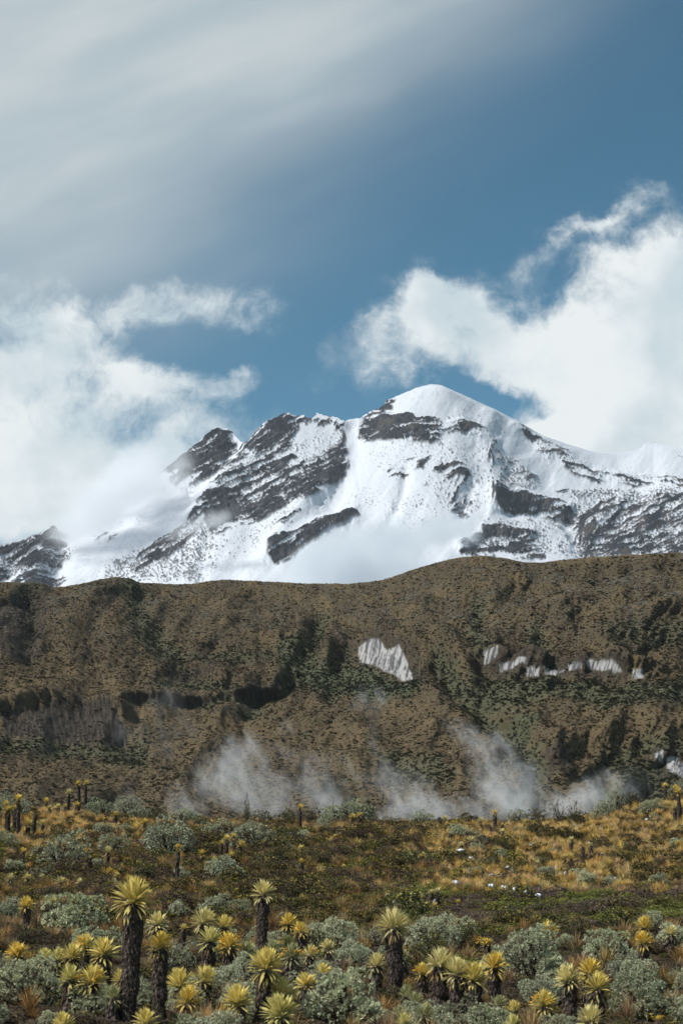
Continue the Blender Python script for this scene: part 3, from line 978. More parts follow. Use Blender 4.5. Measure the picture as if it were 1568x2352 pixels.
steam('tall steam plume leaning left, right of the valley middle', [
    (1200, 1850, 50, 50, 0, 420, 4, .9), (1165, 1790, 44, 50, 20, 422, 4, .85), (1120, 1735, 34, 42, 35, 424, 4, .7), (1070, 1690, 30, 20, -40, 426, 3.5, .65), (1030, 1660, 22, 14, -40, 428, 3, .5), (1130, 1850, 60, 30, 0, 420, 4, .7)], 0.22)
steam('dense steam plume leaning left, left of the valley middle', [
    (640, 1850, 36, 30, -30, 400, 4, 1.0), (600, 1805, 40, 34, -45, 402, 4, .9), (560, 1750, 34, 40, -60, 404, 4, .8), (500, 1790, 40, 40, -50, 404, 4, .75), (545, 1700, 20, 30, -60, 405, 3, .5), (480, 1765, 26, 20, 0, 404, 3, .5), (540, 1840, 40, 26, -30, 402, 3.5, .6)], 0.22)
steam('low bright steam bank before the foot of the hill', [
    (960, 1840, 60, 26, -30, 415, 4, .9), (1040, 1865, 70, 22, 0, 415, 4, .95), (900, 1800, 50, 20, -40, 417, 3.5, .6), (880, 1880, 60, 20, 0, 415, 4, .7), (1240, 1875, 60, 20, 0, 415, 4, .7), (950, 1775, 60, 24, -35, 418, 3.5, .4)], 0.22)
steam('short steam plume on the right, beside the skyline bushes', [
    (1370, 1818, 50, 26, 20, 430, 4, .95), (1330, 1840, 50, 22, 0, 430, 4, .85), (1450, 1810, 50, 22, 10, 432, 4, .6), (1290, 1860, 40, 18, 0, 430, 4, .7)], 0.22)
steam('pale steam plume between the two tallest plumes', [
    (740, 1830, 46, 30, -30, 395, 4, .85), (700, 1780, 50, 26, -40, 396, 4, .7), (790, 1860, 40, 24, 0, 395, 4, .7), (770, 1750, 50, 20, -20, 397, 3.5, .5), (650, 1730, 40, 16, -20, 398, 3, .45), (830, 1790, 40, 24, -30, 396, 3, .4)], 0.17)
steam('thin twisting steam wisp rising highest in the middle', [
    (872, 1760, 14, 40, 10, 440, 3, .5), (857, 1705, 10, 34, 0, 442, 3, .5), (862, 1650, 12, 26, -20, 444, 3, .5), (866, 1598, 26, 22, 10, 446, 3, .62), (812, 1622, 26, 16, 20, 446, 3, .55), (840, 1585, 20, 16, 0, 446, 3, .45), (890, 1800, 24, 30, 30, 440, 3, .5)], 0.16, 0.2)
steam('small steam plume over the left end of the crest', [
    (420, 1845, 24, 30, -35, 405, 3.5, .85), (450, 1865, 26, 16, 0, 405, 3.5, .8), (395, 1815, 16, 22, -40, 406, 3, .6)], 0.2)
steam('smallest steam plume, farthest left above the bushes', [
    (300, 1835, 14, 26, -40, 410, 3, .75), (280, 1810, 12, 20, -40, 410, 3, .5), (315, 1855, 20, 12, 0, 410, 3, .6)], 0.18)
steam('faint bluish steam veil before the dark rock band', [
    (340, 1660, 60, 46, -30, 430, 4, .5), (390, 1600, 30, 40, -20, 432, 3.5, .5), (430, 1680, 26, 24, -40, 430, 3, .55), (275, 1670, 24, 30, 10, 431, 3, .45), (380, 1740, 20, 40, -10, 428, 3, .4)], 0.09)
steam('tiny detached puff of steam on the brown slope', [
    (655, 1665, 16, 14, 0, 435, 3, .7), (670, 1680, 18, 12, 0, 435, 3, .5)], 0.14, 0.25)

# ---------------------------------------------------------------- scattering of what nobody could count
def scatter(name, src, pts, scl, rot, **props):
    """one stuff object: src repeated on points by geometry nodes"""
    pts = np.asarray(pts, np.float32)
    me = bpy.data.meshes.new(name)
    me.vertices.add(len(pts))
    me.vertices.foreach_set('co', np.ascontiguousarray(pts).ravel())
    scl = np.asarray(scl, np.float32)
    if scl.ndim == 1:
        scl = np.repeat(scl[:, None], 3, 1)
    for nm, v in (('scl', scl), ('rot', np.asarray(rot, np.float32))):
        a = me.attributes.new(nm, 'FLOAT_VECTOR', 'POINT')
        a.data.foreach_set('vector', np.ascontiguousarray(v).ravel())
    o = link(name, me, None, kind='stuff', **props)
    ng = bpy.data.node_groups.new(name, 'GeometryNodeTree')
    ng.interface.new_socket('Geometry', in_out='INPUT', socket_type='NodeSocketGeometry')
    ng.interface.new_socket('Geometry', in_out='OUTPUT', socket_type='NodeSocketGeometry')
    N, L = ng.nodes, ng.links
    gi, go = N.new('NodeGroupInput'), N.new('NodeGroupOutput')
    m2p = N.new('GeometryNodeMeshToPoints')
    iop = N.new('GeometryNodeInstanceOnPoints')
    oi = N.new('GeometryNodeObjectInfo')
    oi.inputs['Object'].default_value = src
    oi.inputs['As Instance'].default_value = True
    an = N.new('GeometryNodeInputNamedAttribute')
    an.data_type = 'FLOAT_VECTOR'
    an.inputs['Name'].default_value = 'scl'
    ar = N.new('GeometryNodeInputNamedAttribute')
    ar.data_type = 'FLOAT_VECTOR'
    ar.inputs['Name'].default_value = 'rot'
    L.new(gi.outputs[0], m2p.inputs[0])
    L.new(m2p.outputs[0], iop.inputs['Points'])
    L.new(oi.outputs['Geometry'], iop.inputs['Instance'])
    L.new(an.outputs[0], iop.inputs['Scale'])
    L.new(ar.outputs[0], iop.inputs['Rotation'])
    L.new(iop.outputs[0], go.inputs[0])
    md = o.modifiers.new('scatter', 'NODES')
    md.node_group = ng
    return o


def source(name, me, mat):
    o = bpy.data.objects.new(name, me)      # never linked to the scene: only a shape to repeat
    if not me.materials:
        me.materials.append(mat)
    return o


def quat_frames(d, roll):
    """orthonormal frames (N,3,3) whose x axis is d"""
    d = d / np.linalg.norm(d, axis=1, keepdims=True)
    up = np.tile(np.array([0, 0, 1.0]), (len(d), 1))
    up[np.abs(d[:, 2]) > 0.97] = (1, 0, 0)
    s = np.cross(up, d)
    s /= np.linalg.norm(s, axis=1, keepdims=True)
    n = np.cross(d, s)
    c, q = np.cos(roll)[:, None], np.sin(roll)[:, None]
    return np.stack([d, s * c + n * q, n * c - s * q], 2)


def stamp(base_v, base_f, M, pos, col=None):
    """copies of a small shape, each turned by M (N,3,3, scale included) and moved to pos; returns verts, faces, colours"""
    n, k = len(pos), len(base_v)
    V = np.einsum('nij,kj->nki', M, base_v) + pos[:, None, :]
    F = base_f[None] + (np.arange(n) * k)[:, None, None]
    C = None if col is None else np.repeat(col[:, None, :], k, 1).reshape(-1, 3)
    return V.reshape(-1, 3), F.reshape(-1, base_f.shape[1]), C


def tube(path, rad, sides=7):
    path = np.asarray(path, float)
    rad = np.broadcast_to(np.asarray(rad, float), (len(path),))
    t = np.gradient(path, axis=0)
    Fm = quat_frames(t, np.zeros(len(path)))
    a = np.linspace(0, 2 * np.pi, sides, endpoint=False)
    ring = np.stack([0 * a, np.cos(a), np.sin(a)], 1)
    V = np.einsum('nij,kj->nki', Fm, ring) * rad[:, None, None] + path[:, None, :]
    i = np.arange(len(path) * sides).reshape(len(path), sides)
    j = np.roll(i, -1, 1)
    F = np.stack([i[:-1], j[:-1], j[1:], i[1:]], -1).reshape(-1, 4)
    return V.reshape(-1, 3), F


def join(parts):
    V, F, C, o = [], [], [], 0
    for v, f, c in parts:
        V.append(v)
        F.append(f + o)
        C.append(np.broadcast_to(c, v.shape))
        o += len(v)
    return np.concatenate(V), np.concatenate(F), np.concatenate(C)


def cmesh(name, V, F, C, smooth=True):
    me = mesh_np(name, V, F, smooth)
    set_color(me, 'col', np.clip(C, 0, 1))
    return me


# -- leaf shapes: small folded blades
LEAF_V = np.array([[0, -.05, 0], [0, .05, 0], [.45, -.20, .02], [.45, .20, .02], [1, -.04, -.02], [1, .04, -.02]])
LEAF_F = np.array([[0, 2, 3, 1], [2, 4, 5, 3]])


def bush_mesh(name, seed, tips=700, lumps=22, leaf=0.055, leaves=8, c_hi=(.40, .45, .34), c_lo=(.13, .17, .10), flat=0.8, tipc=None, core=0.55, fat=1.0, lump_r=(.26, .40)):
    """unit bush, radius 1 and about 1 tall: lumpy dome of leaf rosettes; a few stems inside"""
    g = np.random.default_rng(seed)
    ctr = []
    while len(ctr) < lumps:
        p = g.normal(size=3)
        p[2] = abs(p[2])
        p /= np.linalg.norm(p)
        rr = g.uniform(.42, .82) if len(ctr) > lumps // 5 else g.uniform(0, .4)
        ctr.append((p[0] * rr, p[1] * rr, (0.18 + p[2] * rr * 0.95)))
    ctr = np.array(ctr)
    rad = g.uniform(*lump_r, lumps) * (1.0 - 0.25 * (np.linalg.norm(ctr[:, :2], axis=1) > .62))
    w = rad ** 2 / np.sum(rad ** 2)
    which = g.choice(lumps, tips, p=w)
    d = g.normal(size=(tips, 3))
    d[:, 2] = d[:, 2] * 0.9 + 0.35
    d /= np.linalg.norm(d, axis=1, keepdims=True)
    pos = ctr[which] + d * (rad[which] * g.uniform(.78, 1.05, tips))[:, None]
    # drop tips buried in another lump
    dist = np.linalg.norm(pos[:, None, :] - ctr[None], axis=2) / rad[None]
    keep = (dist.min(1) > 0.72) & (pos[:, 2] > 0.04)
    pos, d, which = pos[keep], d[keep], which[keep]
    n = len(pos)
    out = d + 0.5 * (pos - np.array([0, 0, .3])) + np.array([0, 0, .35])
    out /= np.linalg.norm(out, axis=1, keepdims=True)
    # each tip: a little whorl of leaves round its axis
    a = np.tile(np.arange(leaves) * 2.39996, n) + np.repeat(g.uniform(0, 6.28, n), leaves)
    el = np.tile(np.linspace(0.25, 1.35, leaves), n) + g.normal(0, .12, n * leaves)
    Fm = np.repeat(quat_frames(out, np.zeros(n)), leaves, 0)
    loc = np.stack([np.sin(el), np.cos(el) * np.cos(a), np.cos(el) * np.sin(a)], 1)
    dirs = np.einsum('nij,nj->ni', Fm, loc)
    L = leaf * g.uniform(.7, 1.25, n * leaves) * np.repeat(g.uniform(.75, 1.2, n), leaves)
    M = quat_frames(dirs, g.uniform(-.6, .6, n * leaves)) * L[:, None, None]
    M[:, :, 1] *= fat
    pp = np.repeat(pos, leaves, 0)
    c_hi, c_lo = np.array(c_hi), np.array(c_lo)
    f = np.clip(g.normal(.62, .2, n), 0, 1)
    lumpf = g.uniform(-.18, .18, lumps)[which]
    tc = c_lo + (c_hi - c_lo) * np.clip(f + lumpf, 0, 1)[:, None]
    if tipc is not None:
        t = (g.uniform(size=n) < tipc[1]) & (pos[:, 2] > .45)
        tc[t] = np.array(tipc[0]) * g.uniform(.7, 1.1, (t.sum(), 1))
    col = np.repeat(tc, leaves, 0) * g.uniform(.82, 1.12, (n * leaves, 1))
    V, F, C = stamp(LEAF_V, LEAF_F, M, pp, col)
    foliage = cmesh(name, V, F, C, smooth=False)
    # stems fan out from the foot into the lumps
    parts = []
    for c in ctr:
        mid = np.array([c[0] * .35, c[1] * .35, c[2] * .55]) + g.normal(0, .05, 3)
        foot = np.array([g.normal(0, .06), g.normal(0, .06), -.08])
        t = np.linspace(0, 1, 5)[:, None]
        path = (1 - t) ** 2 * foot + 2 * t * (1 - t) * mid + t * t * c
        v, f4 = tube(path, np.linspace(.032, .010, 5), 5)
        parts.append((v, f4, np.array((.075, .055, .042))))
        for q in range(4):
            e = c + g.normal(0, 1, 3) * rad[0] * .7
            v, f4 = tube(np.stack([c * .6 + mid * .4, c * .5 + e * .5, e]), np.array([.012, .008, .005]), 4)
            parts.append((v, f4, np.array((.085, .062, .05))))
    return foliage, cmesh(name + '_stems', *join(parts))


def tuft_mesh(name, seed, blades=70, h=1.0, spread=.55, c0=(.10, .065, .03), c1=(.36, .24, .09), width=.018, droop=.5):
    """grass tussock about 1 tall"""
    g = np.random.default_rng(seed)
    parts = []
    az = g.uniform(0, 6.283, blades)
    lean = np.abs(g.normal(0, spread, blades))
    hh = h * g.uniform(.55, 1.1, blades)
    V, F, C = [], [], []
    for i in range(blades):
        dx, dy = math.cos(az[i]), math.sin(az[i])
        b = g.uniform(0, .16)
        p = []
        for t in (0, .4, .75, 1.0):
            out = b + lean[i] * (t * .55 + t * t * droop)
            z = hh[i] * (t - .25 * t * t * min(1.2, lean[i] * 1.4))
            p.append((dx * out, dy * out, z))
        w = width * g.uniform(.7, 1.4)
        sx, sy = -dy * w, dx * w
        ca = g.uniform(.7, 1.15)
        o = len(V)
        for j, (q, ww) in enumerate(zip(p, (1, .9, .6, .12))):
            V += [(q[0] - sx * ww, q[1] - sy * ww, q[2]), (q[0] + sx * ww, q[1] + sy * ww, q[2])]
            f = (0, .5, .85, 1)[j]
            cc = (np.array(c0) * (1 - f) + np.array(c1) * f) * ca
            C += [cc, cc]
        F += [(o + 2 * j, o + 2 * j + 1, o + 2 * j + 3, o + 2 * j + 2) for j in range(3)]
    return cmesh(name, np.array(V), np.array(F), np.array(C), smooth=False)


M_SILVER = attr_material('silver_leaf', rough=.75, spec=.25, var=.35, trans=.12)
M_OLIVE = attr_material('olive_leaf', rough=.8, spec=.2, var=.5, trans=.1)
M_STEM = attr_material('woody_stem', rough=.95, spec=.1)
M_GRASS = attr_material('dry_grass', rough=.85, spec=.15, var=.55, trans=.2)
M_HILLV = attr_material('hill_plants', rough=.95, spec=.05, var=.22)

# ---------------------------------------------------------------- plants on the far hill
def make_hill_plants():
    g = np.random.default_rng(5)
    P, rk, cl, G, X, r = HILL['P'], HILL['rk'], HILL['cl'], HILL['g'], HILL['X'], HILL['r']
    GL = HILL['gl']
    nr, nc = P.shape[:2]
    N = 180000
    i = g.integers(1, nr - 14, N)
    j = g.integers(60, nc - 60, N)
    t = g.uniform(size=(N, 1))
    p = P[i, j] * (1 - t) + P[i + 1, j + 1] * t
    xx, rr, gg, gold = X[i, j], r[i, j], G[i, j], GL[i, j]
    ok = (cl[i, j] < -2) & (g.uniform(size=N) > rk[i, j] * .62)
    patch = fbm(xx / 40, rr / 26, 4, .6, 121)
    # shapes: a rounded leafy blob, a grass mound, a pale scrap
    blob, _ = bush_mesh('hill_bush', 3, tips=60, lumps=7, leaf=.34, leaves=4, c_hi=(.080, .083, .047), c_lo=(.046, .049, .029), fat=1.6)
    mound = tuft_mesh('hill_tuft', 4, blades=16, h=.8, spread=.7, c0=(.066, .051, .027), c1=(.110, .085, .045), width=.10)
    pale, _ = bush_mesh('hill_pale_bush', 6, tips=30, lumps=5, leaf=.38, leaves=4, c_hi=(.66, .64, .58), c_lo=(.36, .34, .28), fat=1.4)
    rusty, _ = bush_mesh('hill_rusty_bush', 8, tips=50, lumps=7, leaf=.34, leaves=4, c_hi=(.100, .075, .044), c_lo=(.058, .044, .026), fat=1.5)
    u = g.uniform(size=N)
    isgreen = ok & (u < np.clip(np.float64(.05) + .62 * gg + .15 * patch, .02, .8))
    rest = ok & ~isgreen
    ok &= ~((rr > 1590) & (g.uniform(size=N) < .35))
    isgreen &= ok
    rest &= ok
    upper = sstep(1500, 1390, rr - 30 * patch) * (0.35 + sstep(-.1, .3, fbm(xx / 70, rr / 40, 3, .5, 131)))
    ispale = rest & (g.uniform(size=N) < .42 * upper + .01)
    rest &= ~ispale
    isrust = rest & (g.uniform(size=N) < .4 - .3 * gold)
    isgr = rest & ~isrust
    for nm, me, sel, s, lab in (('hill_shrubs', blob, isgreen, (.36, 1.05), 'dark green shrubs dotted all over the far brown hill'),
                                ('hill_grass', mound, isgr, (.34, .8), 'tawny grass mounds covering the far hill'),
                                ('hill_pale_plants', pale, ispale, (.32, .7), 'pale frosted plants speckling the upper part of the far hill'),
                                ('hill_heather', rusty, isrust, (.32, .8), 'rusty brown heath bushes covering the far hill')):
        q = p[sel].copy()
        k = len(q)
        sc = g.uniform(*s, k) * np.exp(g.normal(0, .2, k))
        q[:, 2] -= .12 * sc
        scatter(nm, source(nm + '_shape', me, M_HILLV), q, np.stack([sc, sc, sc * g.uniform(.42, .7, k)], 1), np.stack([0 * sc, 0 * sc, g.uniform(0, 6.28, k)], 1), label=lab)


make_hill_plants()

# ---------------------------------------------------------------- undergrowth of the bog and the rise
def zone(x, y):
    """grid reading of a ground point"""
    z = ground_z(x, y)
    q = y * CP + z * SP
    return 784 + x / q * FPX, 1176 - (z * CP - y * SP) / q * FPX


def make_undergrowth():
    g = np.random.default_rng(15)

    def pts(n, y0, y1):
        y = np.sqrt(g.uniform(y0 * y0, y1 * y1, n))
        x = g.uniform(-1, 1, n) * (y * .205 + 1.5)
        return x, y
    # masses of low dark heath
    x, y = pts(17000, 19, 123)
    gx, gr = zone(x, y)
    n1 = fbm(x * .25, y * .16, 3, .6, 141)
    n2 = fbm(x * .9 + 40, y * .5, 3, .6, 142)
    goldz = sstep(850, 1150, gx + 120 * n1) * sstep(2075, 2040, gr + 30 * n2)
    goldz = np.maximum(goldz, .55 * sstep(150, 60, np.hypot((gx - 140) / 1.6, (gr - 1900) * 1.5)))
    mat_zone = sstep(850, 1000, gx + 100 * n1) * sstep(2028, 2052, gr + 14 * n2) * sstep(2142, 2122, gr)
    green_mat = np.maximum(mat_zone, sstep(1, .6, np.hypot((gx - 1130) / 130, (gr - 2068) / 26)))
    green_mat = np.maximum(green_mat, sstep(1, .6, np.hypot((gx - 1020 + 0 * gx) / 60, (gr - 1955) / 16)))
    u = g.uniform(size=len(x))
    near = gr > 2135
    heath = (u < np.where(near, .8, .52 - .34 * goldz + 1.0 * n2)) & (green_mat < .5) | ((green_mat >= .5) & (u < .08))
    dk = [bush_mesh('heath', 31 + i, tips=620, lumps=13, leaf=.085, leaves=6, c_hi=ch, c_lo=cl_, fat=1.2, tipc=tp, lump_r=(.24, .42))[0] for i, (ch, cl_, tp) in enumerate((
        ((.165, .145, .06), (.03, .028, .018), ((.42, .33, .08), .12)), ((.15, .155, .065), (.028, .034, .016), ((.50, .42, .09), .16)), ((.16, .12, .08), (.05, .038, .028), None)))]
    kind = np.where(near, g.choice(3, len(x), p=(.3, .1, .6)), g.choice(3, len(x), p=(.42, .30, .28)))
    z = ground_z(x, y)
    for i, (nm, lab) in enumerate((('dark_heath', 'low dark olive heath bushes matted over the bog'), ('green_heath', 'low green heath bushes with yellowish shoot tips'), ('brown_heath', 'low brown twiggy heath bushes'))):
        s = heath & (kind == i)
        k = s.sum()
        sc = g.uniform(.28, .60, k) * np.exp(g.normal(0, .25, k)) * np.where(near[s], .7, 1) * np.where(gr[s] < 1915, .75, 1.0)
        scatter(nm, source(nm + '_shape', dk[i], M_OLIVE), np.stack([x[s], y[s], z[s] - .05], 1),
                np.stack([sc, sc, sc * g.uniform(.5, .95, k) * np.where(near[s], .55, .8)], 1), np.stack([0 * sc, 0 * sc, g.uniform(0, 6.28, k)], 1), label=lab)
    # mossy mats
    mats = [bush_mesh('mat', 41, tips=240, lumps=12, leaf=.10, leaves=5, c_hi=(.28, .29, .075), c_lo=(.08, .09, .03), fat=1.3)[0],
            bush_mesh('mat', 42, tips=240, lumps=12, leaf=.10, leaves=5, c_hi=(.22, .165, .13), c_lo=(.075, .056, .046), fat=1.3)[0]]
    x2, y2 = pts(9000, 36, 105)
    gx2, gr2 = zone(x2, y2)
    m1 = fbm(x2 * .25, y2 * .16, 3, .6, 141)
    m2 = fbm(x2 * .5, y2 * .25, 3, .6, 145)
    mz = sstep(830, 1000, gx2 + 100 * m1) * sstep(2022, 2048, gr2 + 14 * m2) * sstep(2150, 2130, gr2)
    mz = np.maximum(mz, sstep(1, .7, np.hypot((gx2 - 1130) / 130, (gr2 - 2068) / 30)))
    mz = np.maximum(mz, sstep(1, .7, np.hypot((gx2 - 1020) / 60, (gr2 - 1955) / 16)))
    mz = np.maximum(mz, .35 * sstep(620, 800, gx2) * sstep(1200, 1000, gx2) * sstep(1920, 1960, gr2))
    z2 = ground_z(x2, y2)
    for i, (nm, lab) in enumerate((('moss_mats', 'mossy green cushions spread over the flat ground'), ('dead_heath_mats', 'purplish brown mats of dead heath on the flat ground'))):
        s = (g.uniform(size=len(x2)) < mz) & ((m2 > -.03) == (i == 0))
        k = s.sum()
        sc = g.uniform(.28, .6, k)
        scatter(nm, source(nm + '_shape', mats[i], M_OLIVE), np.stack([x2[s], y2[s], z2[s] - .07 * sc], 1),
                np.stack([sc, sc, sc * g.uniform(.32, .55, k)], 1), np.stack([0 * sc, 0 * sc, g.uniform(0, 6.28, k)], 1), label=lab)
    # grass
    x3, y3 = pts(13000, 19, 122)
    gx3, gr3 = zone(x3, y3)
    n3 = fbm(x3 * .25, y3 * .16, 3, .6, 141)
    n4 = fbm(x3 * .7 + 9, y3 * .35, 3, .6, 147)
    gz3 = sstep(800, 1120, gx3 + 140 * n3) * sstep(2078, 2040, gr3 + 30 * n4)
    gz3 = np.maximum(gz3, .30 * sstep(.1, .5, n4 + n3) * (gr3 < 2130))
    gz3 = np.maximum(gz3, .8 * sstep(170, 60, np.hypot((gx3 - 140) / 1.8, (gr3 - 1905) * 1.5)))
    mzz = sstep(850, 1000, gx3) * sstep(2052, 2065, gr3) * sstep(2142, 2122, gr3)
    gold = (g.uniform(size=len(x3)) < gz3 * (.8 + 1.6 * n4)) & (mzz < .5)
    brown = ~gold & (g.uniform(size=len(x3)) < np.where(gr3 > 2150, .2 + .5 * n4, .62 + 1.2 * n4)) & (mzz < .5)
    z3 = ground_z(x3, y3)
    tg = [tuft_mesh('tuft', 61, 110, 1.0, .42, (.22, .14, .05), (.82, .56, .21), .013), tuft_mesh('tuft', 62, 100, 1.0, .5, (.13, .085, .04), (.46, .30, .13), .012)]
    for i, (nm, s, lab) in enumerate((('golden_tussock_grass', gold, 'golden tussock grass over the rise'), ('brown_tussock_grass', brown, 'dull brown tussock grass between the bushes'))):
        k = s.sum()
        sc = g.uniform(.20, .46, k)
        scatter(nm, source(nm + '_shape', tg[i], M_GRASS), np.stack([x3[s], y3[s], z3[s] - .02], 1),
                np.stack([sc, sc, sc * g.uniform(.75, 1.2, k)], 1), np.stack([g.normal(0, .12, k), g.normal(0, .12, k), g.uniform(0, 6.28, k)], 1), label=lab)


make_undergrowth()

# ---------------------------------------------------------------- frailejones: shaggy trunk, crown of felted leaves
def leaf_mesh(name, width, curve, fold, n=5):
    t = np.linspace(0, 1, n)
    prof = np.interp(t, [0, .12, .45, .72, .92, 1], [.35, .45, .9, 1.0, .55, .05]) * width
    V, F, C = [], [], []
    for i, (a, w) in enumerate(zip(t, prof)):
        z = curve * a * a
        x = a * (1 - .25 * abs(curve) * a)
        V += [(x, -w, z + fold * w), (x, 0, z), (x, w, z + fold * w)]
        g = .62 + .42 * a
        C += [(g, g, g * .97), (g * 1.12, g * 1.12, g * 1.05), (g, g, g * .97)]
    for i in range(n - 1):
        o = 3 * i
        F += [(o, o + 1, o + 4, o + 3), (o + 1, o + 2, o + 5, o + 4)]
    return np.array(V), np.array(F), np.array(C)


def felt_material():
    m, k, b, out = material('felted_leaf')
    a = k.n('ShaderNodeVertexColor', layer_name='col')
    oi = k.n('ShaderNodeObjectInfo')
    c = k.mix(1.0, a.outputs[0], oi.outputs['Color'], 'MULTIPLY')
    k.put(b.inputs['Base Color'], c)
    b.inputs['Roughness'].default_value = .8
    b.inputs['Sheen Weight'].default_value = .15
    tr = k.n('ShaderNodeBsdfTranslucent')
    k.put(tr.inputs['Color'], c)
    mx = k.n('ShaderNodeMixShader')
    mx.inputs[0].default_value = .25
    k.t.links.new(b.outputs[0], mx.inputs[1])
    k.t.links.new(tr.outputs[0], mx.inputs[2])
    k.t.links.new(mx.outputs[0], out.inputs[0])
    return m


M_FELT = felt_material()
M_BARK = attr_material('shaggy_trunk', rough=.95, spec=.05)
M_DEAD = attr_material('dead_leaf', rough=.95, spec=.05, var=.3)
M_FLOWER = attr_material('flower_head', rough=.8, spec=.1, var=.2)
LEAVES = []
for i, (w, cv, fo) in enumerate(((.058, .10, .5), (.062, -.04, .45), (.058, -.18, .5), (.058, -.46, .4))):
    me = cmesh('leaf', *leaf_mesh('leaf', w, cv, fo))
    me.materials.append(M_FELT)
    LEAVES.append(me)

HUES = {  # young leaf, old leaf
    'y': ((.95, .70, .16), (.62, .46, .13)), 'p': ((.95, .82, .38), (.62, .53, .24)), 'g': ((.82, .72, .27), (.50, .47, .18)),
    'd': ((.50, .48, .23), (.32, .32, .16)), 'm': ((.94, .77, .25), (.60, .50, .17))}


def crown_dirs(g, n, low):
    """leaf directions from the upright heart down to the hanging rim; f = 0 heart .. 1 rim"""
    f = (np.arange(n) + .5) / n
    el = np.interp(f, [0, .25, .6, .85, 1], [R(84), R(66), R(36), R(4), low]) + g.normal(0, R(7), n)
    az = np.arange(n) * 2.39996 + g.normal(0, .18, n)
    return f, el, az


def crown_mesh(seed, n=46):
    g = np.random.default_rng(seed)
    v, f4, c = leaf_mesh('l', .085, -.1, .4, n=3)
    f, el, az = crown_dirs(g, n, R(-55))
    d = np.stack([np.cos(el) * np.cos(az), np.cos(el) * np.sin(az), np.sin(el)], 1)
    M = quat_frames(d, g.normal(0, .2, n)) * (np.interp(f, [0, .3, 1], [.85, 1, .95]) * g.uniform(.85, 1.08, n))[:, None, None]
    V, F, _ = stamp(v, f4, M, np.zeros((n, 3)))
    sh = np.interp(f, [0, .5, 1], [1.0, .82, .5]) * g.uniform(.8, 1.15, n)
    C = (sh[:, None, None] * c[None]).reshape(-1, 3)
    me = cmesh('crown', V, F, C, smooth=False)
    me.materials.append(M_FELT)
    return me


FAR_CROWNS = [crown_mesh(200 + i) for i in range(5)]


def bud_mesh():
    bm = bmesh.new()
    bmesh.ops.create_icosphere(bm, subdivisions=2, radius=1)
    for v in bm.verts:
        v.co.z = v.co.z * 1.25
    me = bpy.data.meshes.new('crown')
    bm.to_mesh(me)
    bm.free()
    set_color(me, 'col', np.full((len(me.vertices), 3), .6))
    me.materials.append(M_FELT)
    return me


BUD = bud_mesh()


def skirt_mesh(seed, n=34):
    g = np.random.default_rng(seed)
    v, f4, c = leaf_mesh('l', .10, -.15, .5, n=3)
    az = np.arange(n) * 2.39996
    el = g.uniform(R(-84), R(-48), n)
    d = np.stack([np.cos(el) * np.cos(az), np.cos(el) * np.sin(az), np.sin(el)], 1)
    M = quat_frames(d, g.normal(0, .4, n)) * g.uniform(.55, .95, n)[:, None, None]
    pos = np.stack([np.cos(az) * .16, np.sin(az) * .16, g.uniform(-.12, .05, n)], 1)
    V, F, _ = stamp(v, f4, M, pos)
    base = np.array((.30, .20, .11)) * g.uniform(.5, 1.2, (n, 1))
    me = cmesh('dead_leaf_skirt', V, F, np.repeat(base, len(v), 0), smooth=False)
    me.materials.append(M_DEAD)
    return me


SKIRTS = [skirt_mesh(220 + i) for i in range(3)]


def stalk_mesh(seed):
    g = np.random.default_rng(seed)
    v, f = tube([(0, 0, 0), (.4, 0, .10), (.72, 0, .10)], [.014, .012, .008], 4)
    parts = [(v, f, np.array((.45, .38, .14)))]
    bm = bmesh.new()
    bmesh.ops.create_uvsphere(bm, u_segments=6, v_segments=4, radius=1)
    bm.verts.ensure_lookup_table()
    sv = np.array([q.co[:] for q in bm.verts])
    sf = np.array([[q.index for q in (list(fc.verts) + [fc.verts[-1]])[:4]] for fc in bm.faces])
    bm.free()
    for i in range(4):
        o = np.array((.58 + .07 * i, g.uniform(-.10, .10), .12 + g.uniform(-.06, .10)))
        parts.append((sv * np.array((.055, .055, .035)) + o, sf, np.array((.80, .42, .035)) * g.uniform(.75, 1.1)))
    me = cmesh('flower_stalk', *join(parts))
    me.materials.append(M_FLOWER)
    return me


STALKS = [stalk_mesh(230 + i) for i in range(3)]


